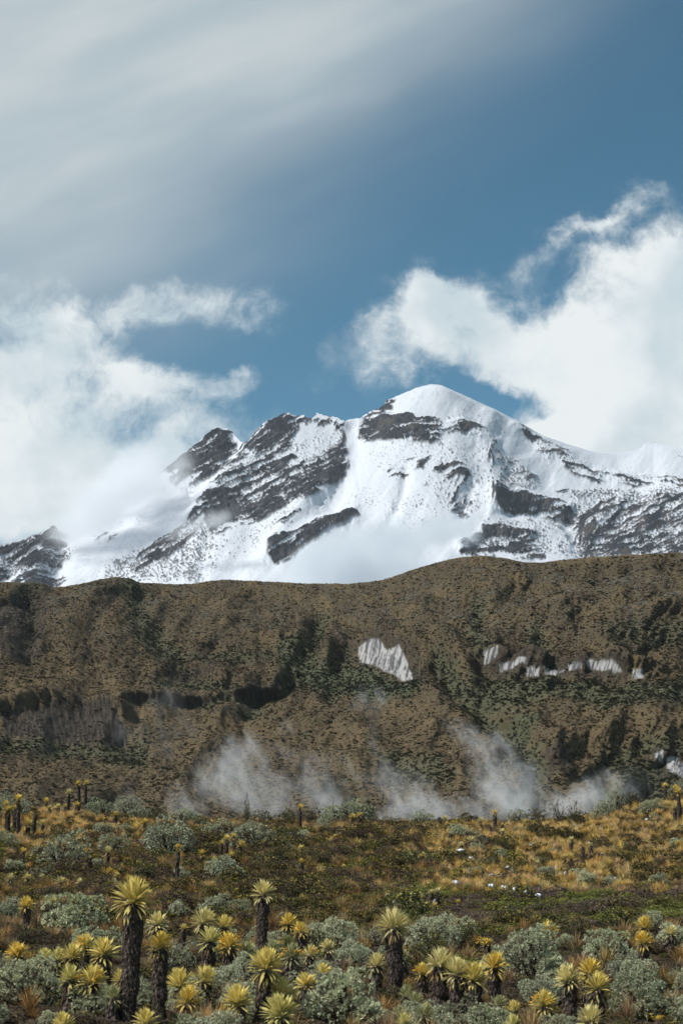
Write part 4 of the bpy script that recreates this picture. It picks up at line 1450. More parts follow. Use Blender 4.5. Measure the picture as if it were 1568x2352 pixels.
def trunk_mesh(seed, top, rad, detail, dead=False):
    """trunk from below the ground (0,0,0) to the crown at 'top' (vector), clad in short dead leaf bases"""
    g = np.random.default_rng(seed)
    n = 12 if detail > 1 else 6
    t = np.linspace(-.06, 1, n)
    H = top[2]
    path = np.stack([top[0] * t ** 1.3 if False else top[0] * np.clip(t, 0, 1), top[1] * np.clip(t, 0, 1), t * H], 1)
    path[1:-1, :2] += g.normal(0, rad * .10, (n - 2, 2))
    rr = rad * np.interp(t, [-.06, .1, .5, .9, 1], [.92, .88, .96, 1.04, .8]) * g.uniform(.94, 1.06, n)
    if dead:
        path = np.concatenate([path, path[-1:] + np.array([[0, 0, rad * .5]])])
        rr = np.append(rr, rad * .25)
    v, f = tube(path, rr * .93, 10 if detail > 1 else 7)
    parts = [(v, f, np.array((.050, .041, .036)))]
    area = 2 * np.pi * rad * H
    k = int({0: 90, 1: 260, 2: min(1500, area / .0006)}[detail])
    s = g.uniform(.0, 1, k)
    a = g.uniform(0, 6.2832, k)
    c = np.stack([np.interp(s, t[:n], path[:n, 0]), np.interp(s, t[:n], path[:n, 1]), s * H], 1)
    o = np.stack([np.cos(a), np.sin(a), 0 * a], 1)
    L = (.050 if detail > 1 else .065) * g.uniform(.6, 1.3, k) * (1 if detail > 1 else 1.2)
    d = o * g.uniform(.12, .55, (k, 1)) + np.array([0, 0, -1.0])
    d += g.normal(0, .15, (k, 3))
    pos = c + o * (np.interp(s, t[:n], rr[:n]) * .93)[:, None] + np.array([0, 0, .03])
    Fm = quat_frames(d, np.zeros(k))
    # blades lie flat on the trunk: their normal points outwards
    x = Fm[:, :, 0]
    y = np.cross(o, x)
    y /= np.linalg.norm(y, axis=1, keepdims=True) + 1e-9
    z = np.cross(x, y)
    M = np.stack([x, y, z], 2) * L[:, None, None]
    M[:, :, 1] *= 1.0 if detail > 1 else 1.5
    base = np.array((.080, .066, .058)) * g.uniform(.35, 1.6, (k, 1)) + np.array((.014, .006, 0)) * g.uniform(0, 1.5, (k, 1))
    V, F, C = stamp(LEAF_V, LEAF_F, M, pos, base)
    parts.append((V, F, C))
    me = cmesh('trunk', *join(parts), smooth=True)
    me.materials.append(M_BARK)
    return me


FAR_TRUNKS = {}
NFR = 0
NEAR_GROUP = 'frailejones standing among the grey bushes of the near bog'
FAR_GROUP = 'frailejones on the rise and along its crest'


def frailejon(x, row, dia, base, tw=None, hue='m', fl='', label='', bx=None, group=None):
    """column and row of the crown, its width, row of the foot, width of the trunk (all read off the photograph)"""
    global NFR
    NFR += 1
    seed = 1000 + NFR
    g = np.random.default_rng(seed)
    gx, gy, gz = on_ground(bx if bx is not None else x, base)
    px, py, pz = (float(q) for q in unproject(x, row, gy))
    if bx is None:
        gx = px + g.normal(0, .02)
        gz = float(ground_z(gx, gy))
    H = pz - gz
    if H < .12:
        H = .12
    s = gy / FPX
    L = dia * .5 * s * (1.34 if row > 2050 else 1.5)
    near = row > 2050 and dia >= 34
    rad = (tw * .5 * s) if tw else L * .36
    root = empty('frailejon', (gx, gy, gz), label=label, category='frailejon', group=group or (NEAR_GROUP if row > 2095 or dia > 30 else FAR_GROUP))
    top = np.array([px - gx, 0, H])
    dead = 'x' in fl
    link('trunk', trunk_mesh(seed, top - np.array([0, 0, L * .10 if not dead else 0]), rad, 2 if near and H > .5 else (1 if near else 0), dead), None, root)
    if dead:
        return root
    hi, lo = (np.array(q) for q in HUES[hue])
    lean = Euler((g.normal(0, .17), g.normal(0, .17), g.uniform(0, 6.28)))
    if near:
        crown = link('crown', BUD, None, root)
        crown.location = top
        bs = max(.05, L * .17)
        crown.rotation_euler = lean
        cc = (hi * .7 + lo * .3) * .8
        crown.color = (*cc, 1)
        # the bud is a small heart; leaves hang on it unscaled
        crown.scale = (bs, bs, bs)
        n = int(np.interp(dia, [34, 50, 70, 90], [100, 132, 165, 190]))
        f, el, az = crown_dirs(g, n, R(-62 if H > .6 else -35))
        inv = 1 / bs
        for i in range(n):
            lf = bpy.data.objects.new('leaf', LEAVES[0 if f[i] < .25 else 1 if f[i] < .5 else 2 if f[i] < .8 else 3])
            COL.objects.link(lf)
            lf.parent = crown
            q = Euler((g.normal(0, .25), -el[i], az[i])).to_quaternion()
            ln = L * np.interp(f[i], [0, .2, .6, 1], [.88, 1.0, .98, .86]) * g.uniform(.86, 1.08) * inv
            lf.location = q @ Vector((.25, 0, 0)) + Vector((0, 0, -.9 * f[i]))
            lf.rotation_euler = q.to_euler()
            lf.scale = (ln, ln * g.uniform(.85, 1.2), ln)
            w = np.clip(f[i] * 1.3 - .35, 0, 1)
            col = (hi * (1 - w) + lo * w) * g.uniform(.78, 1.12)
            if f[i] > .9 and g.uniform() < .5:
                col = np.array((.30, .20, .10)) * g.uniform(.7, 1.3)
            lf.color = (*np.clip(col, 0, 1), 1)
    else:
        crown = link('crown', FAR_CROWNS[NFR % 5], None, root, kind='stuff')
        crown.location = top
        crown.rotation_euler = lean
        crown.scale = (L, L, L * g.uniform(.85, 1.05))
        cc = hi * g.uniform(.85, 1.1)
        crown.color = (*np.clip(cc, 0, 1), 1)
    if H > .35 and 'n' not in fl:
        sk = link('dead_leaf_skirt', SKIRTS[NFR % 3], None, root, kind='stuff')
        sk.location = top + np.array([0, 0, -L * .12])
        ss = max(L * .75, rad * 1.9)
        sk.scale = (ss, ss, ss)
        sk.rotation_euler = (0, 0, g.uniform(0, 6.28))
    if 'f' in fl:
        for i in range(9 if near else 4):
            st = link('flower_stalk', STALKS[i % 3], None, root)
            st.location = top
            st.rotation_euler = (0, -R(g.uniform(-5, 40)), g.uniform(0, 6.28))
            st.scale = [L * 1.08 * (1 if near else 1.3)] * 3
    return root


NEAR = [  # column, row, width, foot row, trunk width, hue, flags, label, foot column
    (306, 2071, 88, 2366, 47, 'm', '', 'tallest frailejon, thick shaggy trunk and big yellow-green crown at the left', 295),
    (370, 2175, 56, 2352, 36, 'y', '', 'frailejon with a yellow crown just right of the tallest trunk', 364),
    (468, 2120, 56, 2225, 26, 'p', '', 'pale frailejon in front of the grey bush, highest of the cluster left of centre', None),
    (515, 2130, 46, 2222, 24, 'm', '', 'small frailejon tucked behind the pale highest one of its cluster', None),
    (482, 2163, 54, 2250, 32, 'g', '', 'greenish frailejon with a dark short trunk in the cluster left of centre', None),
    (527, 2174, 54, 2252, 34, 'y', 'f', 'yellow flowering frailejon, rightmost of the cluster left of centre', None),
    (414, 2264, 64, 2335, 36, 'm', '', 'short frailejon crown right beside the second trunk from the left', None),
    (468, 2252, 56, 2320, 32, 'm', '', 'frailejon with a dark trunk right behind the crown low beside the second trunk', None),
    (431, 2302, 60, 2372, 32, 'y', '', 'low yellow frailejon below the pair right of the second trunk', None),
    (546, 2306, 70, 2376, 36, 'm', '', 'low broad frailejon left of the foot of the slim tall trunk', None),
    (240, 2193, 64, 2285, 40, 'm', '', 'round frailejon with a black trunk, nearest to the tallest trunk on its left', None),
    (193, 2174, 50, 2262, 30, 'm', 'f', 'frailejon showing orange flowers, back of the row on the left', None),
    (167, 2200, 52, 2280, 30, 'm', '', 'third frailejon of the touching row on the left, before the flowering one', None),
    (132, 2204, 44, 2280, 26, 'g', '', 'second frailejon of the touching row on the left', None),
    (103, 2204, 42, 2280, 26, 'g', '', 'first frailejon of the touching row, beside the big grey bush', None),
    (163, 2250, 54, 2330, 30, 'g', '', 'frailejon low in front of the touching row, without flowers', None),
    (211, 2257, 66, 2335, 34, 'm', 'f', 'flowering frailejon with many orange heads low in front of the row', None),
    (42, 2196, 52, 2265, 28, 'y', 'f', 'yellow frailejon peeking over the big grey bush at the left edge', None),
    (262, 2292, 46, 2368, 28, 'd', '', 'dull green frailejon low against the left side of the tallest trunk', None),
    (279, 2252, 44, 2330, 26, 'm', '', 'frailejon half hidden behind the tallest trunk', None),
    (362, 2124, 48, 2215, 26, 'p', '', 'pale frailejon with grey hanging leaves above the second crown from the left', None),
    (335, 2350, 54, 2420, 30, 'm', '', 'frailejon cut by the bottom edge between the two left trunks', None),
    (61, 2082, 38, 2140, 18, 'y', '', 'small yellow frailejon between the two grey bushes at the left edge', None),
    (120, 2072, 28, 2128, 14, 'y', 'f', 'tiny orange flowering frailejon rising out of the large grey bush', None),
    (145, 2356, 50, 2420, 26, 'm', '', 'frailejon tip at the bottom edge beside the big lower left bush', None),
    (421, 2134, 24, 2190, 14, 'm', '', 'tiny frailejon crown before the dark bush, left of the pale cluster', None),
    (605, 2054, 52, 2225, 28, 'p', '', 'slender tall frailejon with a compact pale crown, second tallest trunk', 599),
    (611, 2224, 76, 2372, 31, 'm', '', 'frailejon with a spiky star crown directly in front of the slim tall trunk', 596),
    (643, 2294, 74, 2366, 34, 'm', '', 'broad frailejon low right of the spiky star crown', None),
    (645, 2334, 80, 2400, 36, 'g', '', 'broad frailejon at the bottom edge right of the star crown trunk', None),
    (663, 2123, 42, 2195, 22, 'y', '', 'frailejon with a yellow crown and brown skirt, left of the close pair', None),
    (690, 2141, 40, 2215, 24, 'y', '', 'frailejon with a yellow crown and dark trunk, right of the close pair', None),
    (659, 2169, 34, 2225, 18, 'g', 'f', 'small frailejon with two orange flower heads below the close pair', None),
    (565, 2193, 52, 2250, 28, 'd', '', 'shaded grey-green frailejon left of the slim tall trunk', None),
    (670, 2197, 48, 2265, 28, 'd', 'f', 'dull flowering frailejon with orange heads right of the star crown', None),
    (711, 2194, 40, 2250, 22, 'p', 'f', 'straw coloured frailejon leaning against the grey bush in the middle', None),
    (627, 2182, 38, 2238, 20, 'd', '', 'dim frailejon just behind the right side of the slim trunk', None),
    (753, 2178, 34, 2235, 18, 'p', '', 'small pale frailejon sunk in the middle of the grey bushes', None),
    (739, 2238, 42, 2300, 22, 'm', '', 'frailejon half sunk in the largest grey bush of the middle', None),
    (701, 2262, 46, 2330, 24, 'm', 'f', 'flowering frailejon with orange heads left of the largest middle bush', None),
    (863, 2217, 44, 2280, 22, 'p', '', 'pale frailejon peeking out left of the third tall trunk', None),
    (903, 2130, 70, 2320, 38, 'p', '', 'third tall frailejon with a pale star crown right of the middle', 909),
    (924, 2203, 40, 2275, 24, 'd', '', 'pale dim frailejon half behind the third tall trunk', None),
    (969, 2236, 40, 2325, 26, 'y', 'f', 'orange flowering frailejon left of the group of large crowns', None),
    (1009, 2217, 64, 2345, 38, 'p', '', 'pale big crowned frailejon, highest of the group right of centre', 1004),
    (1049, 2237, 60, 2350, 34, 'p', '', 'frailejon with a pale crown between its two larger neighbours right of centre', None),
    (1018, 2272, 42, 2340, 24, 'g', '', 'small frailejon low between the trunks right of centre', None),
    (934, 2287, 40, 2345, 20, 'd', '', 'green frailejon at the foot of the third tall trunk, uppermost of four', None),
    (951, 2308, 46, 2368, 22, 'd', '', 'green frailejon at the foot of the third tall trunk, second of four', None),
    (918, 2332, 38, 2390, 20, 'd', '', 'green frailejon at the foot of the third tall trunk, left of four', None),
    (972, 2334, 50, 2395, 24, 'd', '', 'green frailejon at the foot of the third tall trunk, right of four', None),
    (927, 2352, 40, 2410, 20, 'g', '', 'frailejon tip at the bottom edge below the third tall trunk', None),
    (1087, 2249, 62, 2350, 38, 'm', '', 'broad round frailejon in the group right of centre, right of the pale middle crown', None),
    (1134, 2221, 56, 2335, 33, 'y', '', 'yellow frailejon with a stout trunk, rightmost of the group right of centre', None),
    (1117, 2168, 32, 2225, 16, 'y', 'f', 'small yellow frailejon poking from the grey bush behind the group right of centre', None),
    (1261, 2141, 42, 2200, 18, 'y', 'f', 'golden frailejon rising above the long grey bush on the right', None),
    (1306, 2252, 60, 2378, 33, 'p', '', 'spiky pale frailejon, left of the three close together on the right', None),
    (1353, 2235, 54, 2345, 32, 'y', '', 'yellow frailejon, back one of the three close together on the right', None),
    (1370, 2270, 60, 2372, 38, 'm', '', 'frailejon, front right one of the three close together on the right', None),
    (1249, 2310, 58, 2372, 30, 'm', 'f', 'broad flowering frailejon left of the three close together on the right', None),
    (1357, 2346, 60, 2415, 30, 'p', '', 'spiky frailejon at the bottom edge below the three on the right', None),
    (1477, 2130, 42, 2205, 20, 'y', '', 'yellow frailejon at the right, upper one of the stacked pair', None),
    (1477, 2166, 44, 2235, 26, 'y', 'f', 'yellow frailejon at the right, lower one of the stacked pair', None),
    (1539, 2146, 34, 2200, 20, 'p', '', 'small pale frailejon near the right edge above the grey bush', None),
    (1143, 2310, 40, 2370, 22, 'd', '', 'dim frailejon behind the bright grey bush at the bottom right', None),
    (1178, 2320, 36, 2378, 20, 'm', '', 'frailejon peeking over the bright grey bush at the bottom right', None),
    (1438, 2151, 24, 2200, 12, 'm', '', 'tiny straw coloured frailejon inside the grey bush left of the stacked pair', None),
    (1510, 2345, 24, 2400, 10, 'y', 'f', 'small yellow flowering clump in the lower right corner', None),
    (1176, 2356, 40, 2420, 20, 'g', '', 'frailejon tip at the bottom edge under the bright grey bush', None),
]
FAR = [
    (181, 1801, 16, 1858, 9, 'y', '', 'left of the two slim tall frailejones side by side on the skyline', 182),
    (197, 1801, 16, 1862, 9, 'y', '', 'right of the two slim tall frailejones side by side on the skyline', 196),
    (159, 1821, 17, 1857, 9, 'p', '', 'frailejon leaning right beside the slim skyline pair', 156),
    (43, 1837, 24, 1926, 11, 'y', '', 'tallest frailejon of the cluster at the left end of the crest', 43),
    (16, 1848, 18, 1920, 10, 'y', '', 'upper left frailejon of the cluster at the left end of the crest', None),
    (19, 1862, 25, 1921, 12, 'y', '', 'broad lower frailejon of the cluster at the left end of the crest', 18),
    (35, 1857, 17, 1920, 10, 'y', '', 'frailejon in the middle of the cluster at the left end of the crest', None),
    (106, 1842, 17, 1868, 8, 'y', '', 'frailejon alone on the skyline left of the slim pair', None),
    (115, 1856, 14, 1875, 7, 'm', '', 'small frailejon right below the lone one left of the slim pair', None),
    (134, 1854, 16, 1874, 7, 'm', '', 'low frailejon left of the leaning one', None),
    (150, 1852, 11, 1872, 6, 'm', '', 'tiny frailejon at the foot of the leaning one', None),
    (177, 1851, 17, 1874, 8, 'y', '', 'short frailejon at the foot of the slim pair', None),
    (82, 1870, 12, 1924, 10, 'm', 'x', 'dead dark frailejon trunk without a crown on the left', 76),
    (66, 1894, 24, 1926, 10, 'm', '', 'frailejon with a dull crown beside the dead trunk', None),
    (99, 1892, 18, 1916, 8, 'm', '', 'low frailejon right of the dead trunk', None),
    (264, 1873, 19, 1898, 9, 'y', '', 'yellow frailejon over the grey bush right of the slim pair', None),
    (332, 1890, 19, 1912, 9, 'y', 'f', 'yellow flowering frailejon above the large grey bush left of centre', None),
    (53, 1957, 19, 2002, 9, 'y', '', 'frailejon left of the dark grey bush on the left slope', None),
    (207, 1971, 10, 2000, 8, 'y', '', 'thin small crowned frailejon right of the dark grey bush', None),
    (249, 1957, 24, 1998, 9, 'p', '', 'pale spiky frailejon below the small grey bush left of centre', None),
    (410, 1949, 19, 2040, 10, 'y', '', 'tall dark trunked frailejon before the large grey bush left of centre', 406),
    (464, 1962, 20, 1986, 9, 'y', '', 'yellow frailejon just right of the tall dark trunk', None),
    (492, 1976, 16, 1996, 8, 'm', '', 'small frailejon left of the five clustered crowns', None),
    (520, 1928, 20, 1978, 9, 'y', '', 'highest frailejon of the five clustered left of the middle', None),
    (508, 1938, 16, 1978, 9, 'y', '', 'left frailejon of the five clustered left of the middle', None),
    (537, 1923, 18, 1966, 9, 'y', '', 'back frailejon of the five clustered left of the middle', None),
    (551, 1943, 26, 1982, 11, 'y', '', 'broadest frailejon of the five clustered left of the middle', None),
    (530, 1965, 16, 1990, 8, 'y', '', 'lowest frailejon of the five clustered left of the middle', None),
    (104, 1990, 14, 2010, 7, 'm', '', 'small frailejon under the dark grey bush on the left slope', None),
    (23, 2019, 24, 2046, 10, 'p', '', 'first of the low pale frailejones along the left edge', None),
    (63, 2017, 21, 2042, 9, 'm', '', 'second of the low pale frailejones along the left edge', None),
    (97, 2015, 17, 2040, 8, 'p', '', 'third of the low pale frailejones along the left edge', None),
    (139, 2027, 26, 2054, 11, 'p', '', 'fourth and broadest of the low pale frailejones along the left', None),
    (184, 2029, 20, 2056, 9, 'p', '', 'fifth of the low pale frailejones, nearest to the tallest crown', None),
    (252, 2004, 20, 2028, 9, 'y', 'f', 'orange frailejon above the tallest crown', None),
    (268, 2012, 16, 2034, 8, 'm', '', 'small frailejon right beside the orange one above the tallest crown', None),
    (296, 2020, 20, 2044, 8, 'y', '', 'flat yellow frailejon right above the tallest crown', None),
    (689, 1856, 17, 1914, 10, 'y', '', 'single tall frailejon on the skyline at the middle', 689),
    (808, 1879, 19, 1906, 9, 'y', '', 'left of the two short frailejones before the skyline bush', None),
    (825, 1874, 17, 1904, 9, 'y', '', 'right of the two short frailejones before the skyline bush', None),
    (691, 1949, 16, 1976, 8, 'm', '', 'upper of two frailejones one above the other under the tall skyline one', None),
    (692, 1981, 18, 2022, 9, 'y', '', 'lower of two frailejones one above the other, with a dark trunk', None),
    (770, 1921, 10, 1936, 5, 'm', '', 'tiny frailejon on the dark heath below the short pair', None),
    (789, 1991, 12, 2004, 6, 'm', '', 'tiny round frailejon on the mossy brown ground at the middle', None),
    (730, 2029, 16, 2048, 7, 'y', '', 'small frailejon near the white snow scraps at the middle', None),
    (945, 2057, 18, 2092, 9, 'p', '', 'left of the five frailejones beside the green moss', None),
    (968, 2062, 14, 2090, 8, 'm', '', 'second of the five frailejones beside the green moss', None),
    (990, 2052, 18, 2086, 9, 'p', '', 'third of the five frailejones beside the green moss', None),
    (1004, 2048, 19, 2086, 10, 'p', '', 'highest of the five frailejones beside the green moss', None),
    (998, 2081, 17, 2102, 8, 'm', '', 'lowest of the five frailejones beside the green moss', None),
    (979, 2078, 14, 2098, 7, 'm', '', 'small frailejon wedged between the five beside the green moss', None),
    (1052, 2073, 17, 2094, 7, 'y', '', 'lone yellow frailejon right of the five beside the moss', None),
    (1021, 1880, 13, 1900, 6, 'y', '', 'small frailejon on the crest beside a dark stub', None),
    (1009, 1878, 8, 1902, 8, 'm', 'x', 'short dark stub of a dead frailejon on the crest', None),
    (1040, 1890, 12, 1908, 6, 'y', '', 'tiny frailejon on the crest right of the dark stub', None),
    (927, 1941, 14, 1956, 6, 'm', '', 'tiny frailejon in the dry grass below the crest at the middle', None),
    (1059, 1942, 16, 1958, 7, 'p', '', 'pale frailejon left of the round grey bush on the grassy slope', None),
    (1136, 1869, 16, 1912, 9, 'y', '', 'dark trunked frailejon alone on the skyline right of the middle', 1136),
    (1103, 1887, 18, 1906, 8, 'p', '', 'pale low frailejon left of the lone skyline one right of the middle', None),
    (1208, 1890, 13, 1904, 6, 'y', '', 'tiny frailejon between two dark bushes of the crest', None),
    (1153, 1911, 15, 1926, 7, 'p', '', 'small pale frailejon under the lone skyline one right of the middle', None),
    (1080, 1933, 24, 1956, 9, 'p', '', 'pale frailejon with a leaning crown beside the grey bush on the grassy slope', None),
    (1311, 1930, 17, 1960, 9, 'p', '', 'upper pale frailejon on the golden slope at the right', None),
    (1311, 1970, 16, 2016, 9, 'y', '', 'yellow frailejon with a dark trunk on the golden slope at the right', None),
    (1356, 1942, 12, 1980, 9, 'p', '', 'withered frailejon with a small crown beside a dead trunk', None),
    (1337, 1946, 8, 1984, 9, 'm', 'x', 'dead frailejon trunk on the golden slope at the right', None),
    (1296, 1969, 15, 1990, 6, 'p', '', 'pale frailejon left of the dark trunked one on the golden slope', None),
    (1526, 1806, 14, 1830, 9, 'y', '', 'dark trunked frailejon highest at the right end of the crest', None),
    (1550, 1811, 18, 1850, 8, 'y', '', 'frailejon at the right end of the crest, upper one of two at the edge', None),
    (1557, 1820, 20, 1892, 9, 'y', '', 'tall frailejon at the right end of the crest, lower one of two at the edge', None),
    (1548, 1857, 17, 1892, 9, 'p', '', 'pale frailejon below the tall one at the right edge', None),
    (1562, 1852, 14, 1888, 8, 'm', '', 'frailejon cut by the right edge below the crest', None),
    (1555, 1939, 15, 1964, 8, 'y', '', 'yellow frailejon on the golden slope at the right edge', None),
    (1348, 2013, 15, 2030, 7, 'p', '', 'pale frailejon low on the golden slope', None),
    (1299, 1999, 15, 2016, 6, 'p', '', 'straw frailejon at the foot of the dark trunked one on the golden slope', None),
    (1279, 2001, 14, 2018, 6, 'p', '', 'straw frailejon left of the foot of the dark trunked one', None),
    (1231, 1983, 14, 2000, 6, 'p', '', 'creamy frailejon tuft in the golden grass near snow scraps', None),
    (1445, 2009, 12, 2022, 5, 'p', '', 'tiny cream frailejon far right in the golden grass', None),
]
for a in NEAR:
    frailejon(*a[:9])
for a in FAR:
    frailejon(*a[:9])

# ---------------------------------------------------------------- bushes
VAR = {
    's': [bush_mesh('foliage', 300 + i, tips=1700, lumps=30 + 3 * i, leaf=.064, leaves=9, c_hi=(.66, .67, .46), c_lo=(.24, .27, .15), fat=.8, lump_r=(.14, .33)) for i in range(5)],
    'g': [bush_mesh('foliage', 320 + i, tips=1200, lumps=26 + 3 * i, leaf=.070, leaves=8, c_hi=(.54, .56, .38), c_lo=(.18, .20, .12), fat=.85, lump_r=(.16, .36)) for i in range(4)],
    'd': [bush_mesh('foliage', 340 + i, tips=800, lumps=16 + 3 * i, leaf=.070, leaves=7, c_hi=(.16, .155, .07), c_lo=(.045, .05, .025), fat=1.2, tipc=((.30, .23, .05), .12)) for i in range(3)],
    't': [bush_mesh('foliage', 360 + i, tips=150, lumps=13, leaf=.070, leaves=6, c_hi=(.33, .33, .27), c_lo=(.12, .11, .09), fat=.9, lump_r=(.16, .26)) for i in range(2)],
}
for kk, ls in VAR.items():
    for fo, st in ls:
        fo.materials.append(M_OLIVE if kk == 'd' else M_SILVER)
        st.materials.append(M_STEM)
NB = 0


def bush(x0, x1, y0, y1, kind, label, foot=None, group=None, deep=1.0):
    """left, right, top and foot readings of a bush"""
    global NB
    NB += 1
    g = np.random.default_rng(3000 + NB)
    xc = (x0 + x1) / 2
    gx, gy, gz = on_ground(xc, foot or min(y1, y0 + (x1 - x0) * .5 * 1.2))
    s = gy / FPX
    H = max(.15, float(unproject(xc, y0, gy)[2]) - gz) * .97
    W = (x1 - x0) / 2 * s
    root = empty('bush', (gx, gy, gz), label=label, category='bush', group=group or ('grey-green bushes of the near bog' if y1 > 2100 else 'bushes on the rise and its crest'))
    fo, st = VAR[kind][NB % len(VAR[kind])]
    for nm, me in (('foliage', fo), ('stems', st)):
        o = link(nm, me, None, root)
        # lumpy domes reach about 1.05 sideways and 1.1 up
        up = 1.0 if y1 > 2100 else 1.12
        o.scale = (W * up / .98, W * up / .98, H * up / 1.02)
        o.rotation_euler = (0, 0, g.uniform(0, 6.28) if deep == 1.0 else 0)
    root['variant'] = NB
    return root


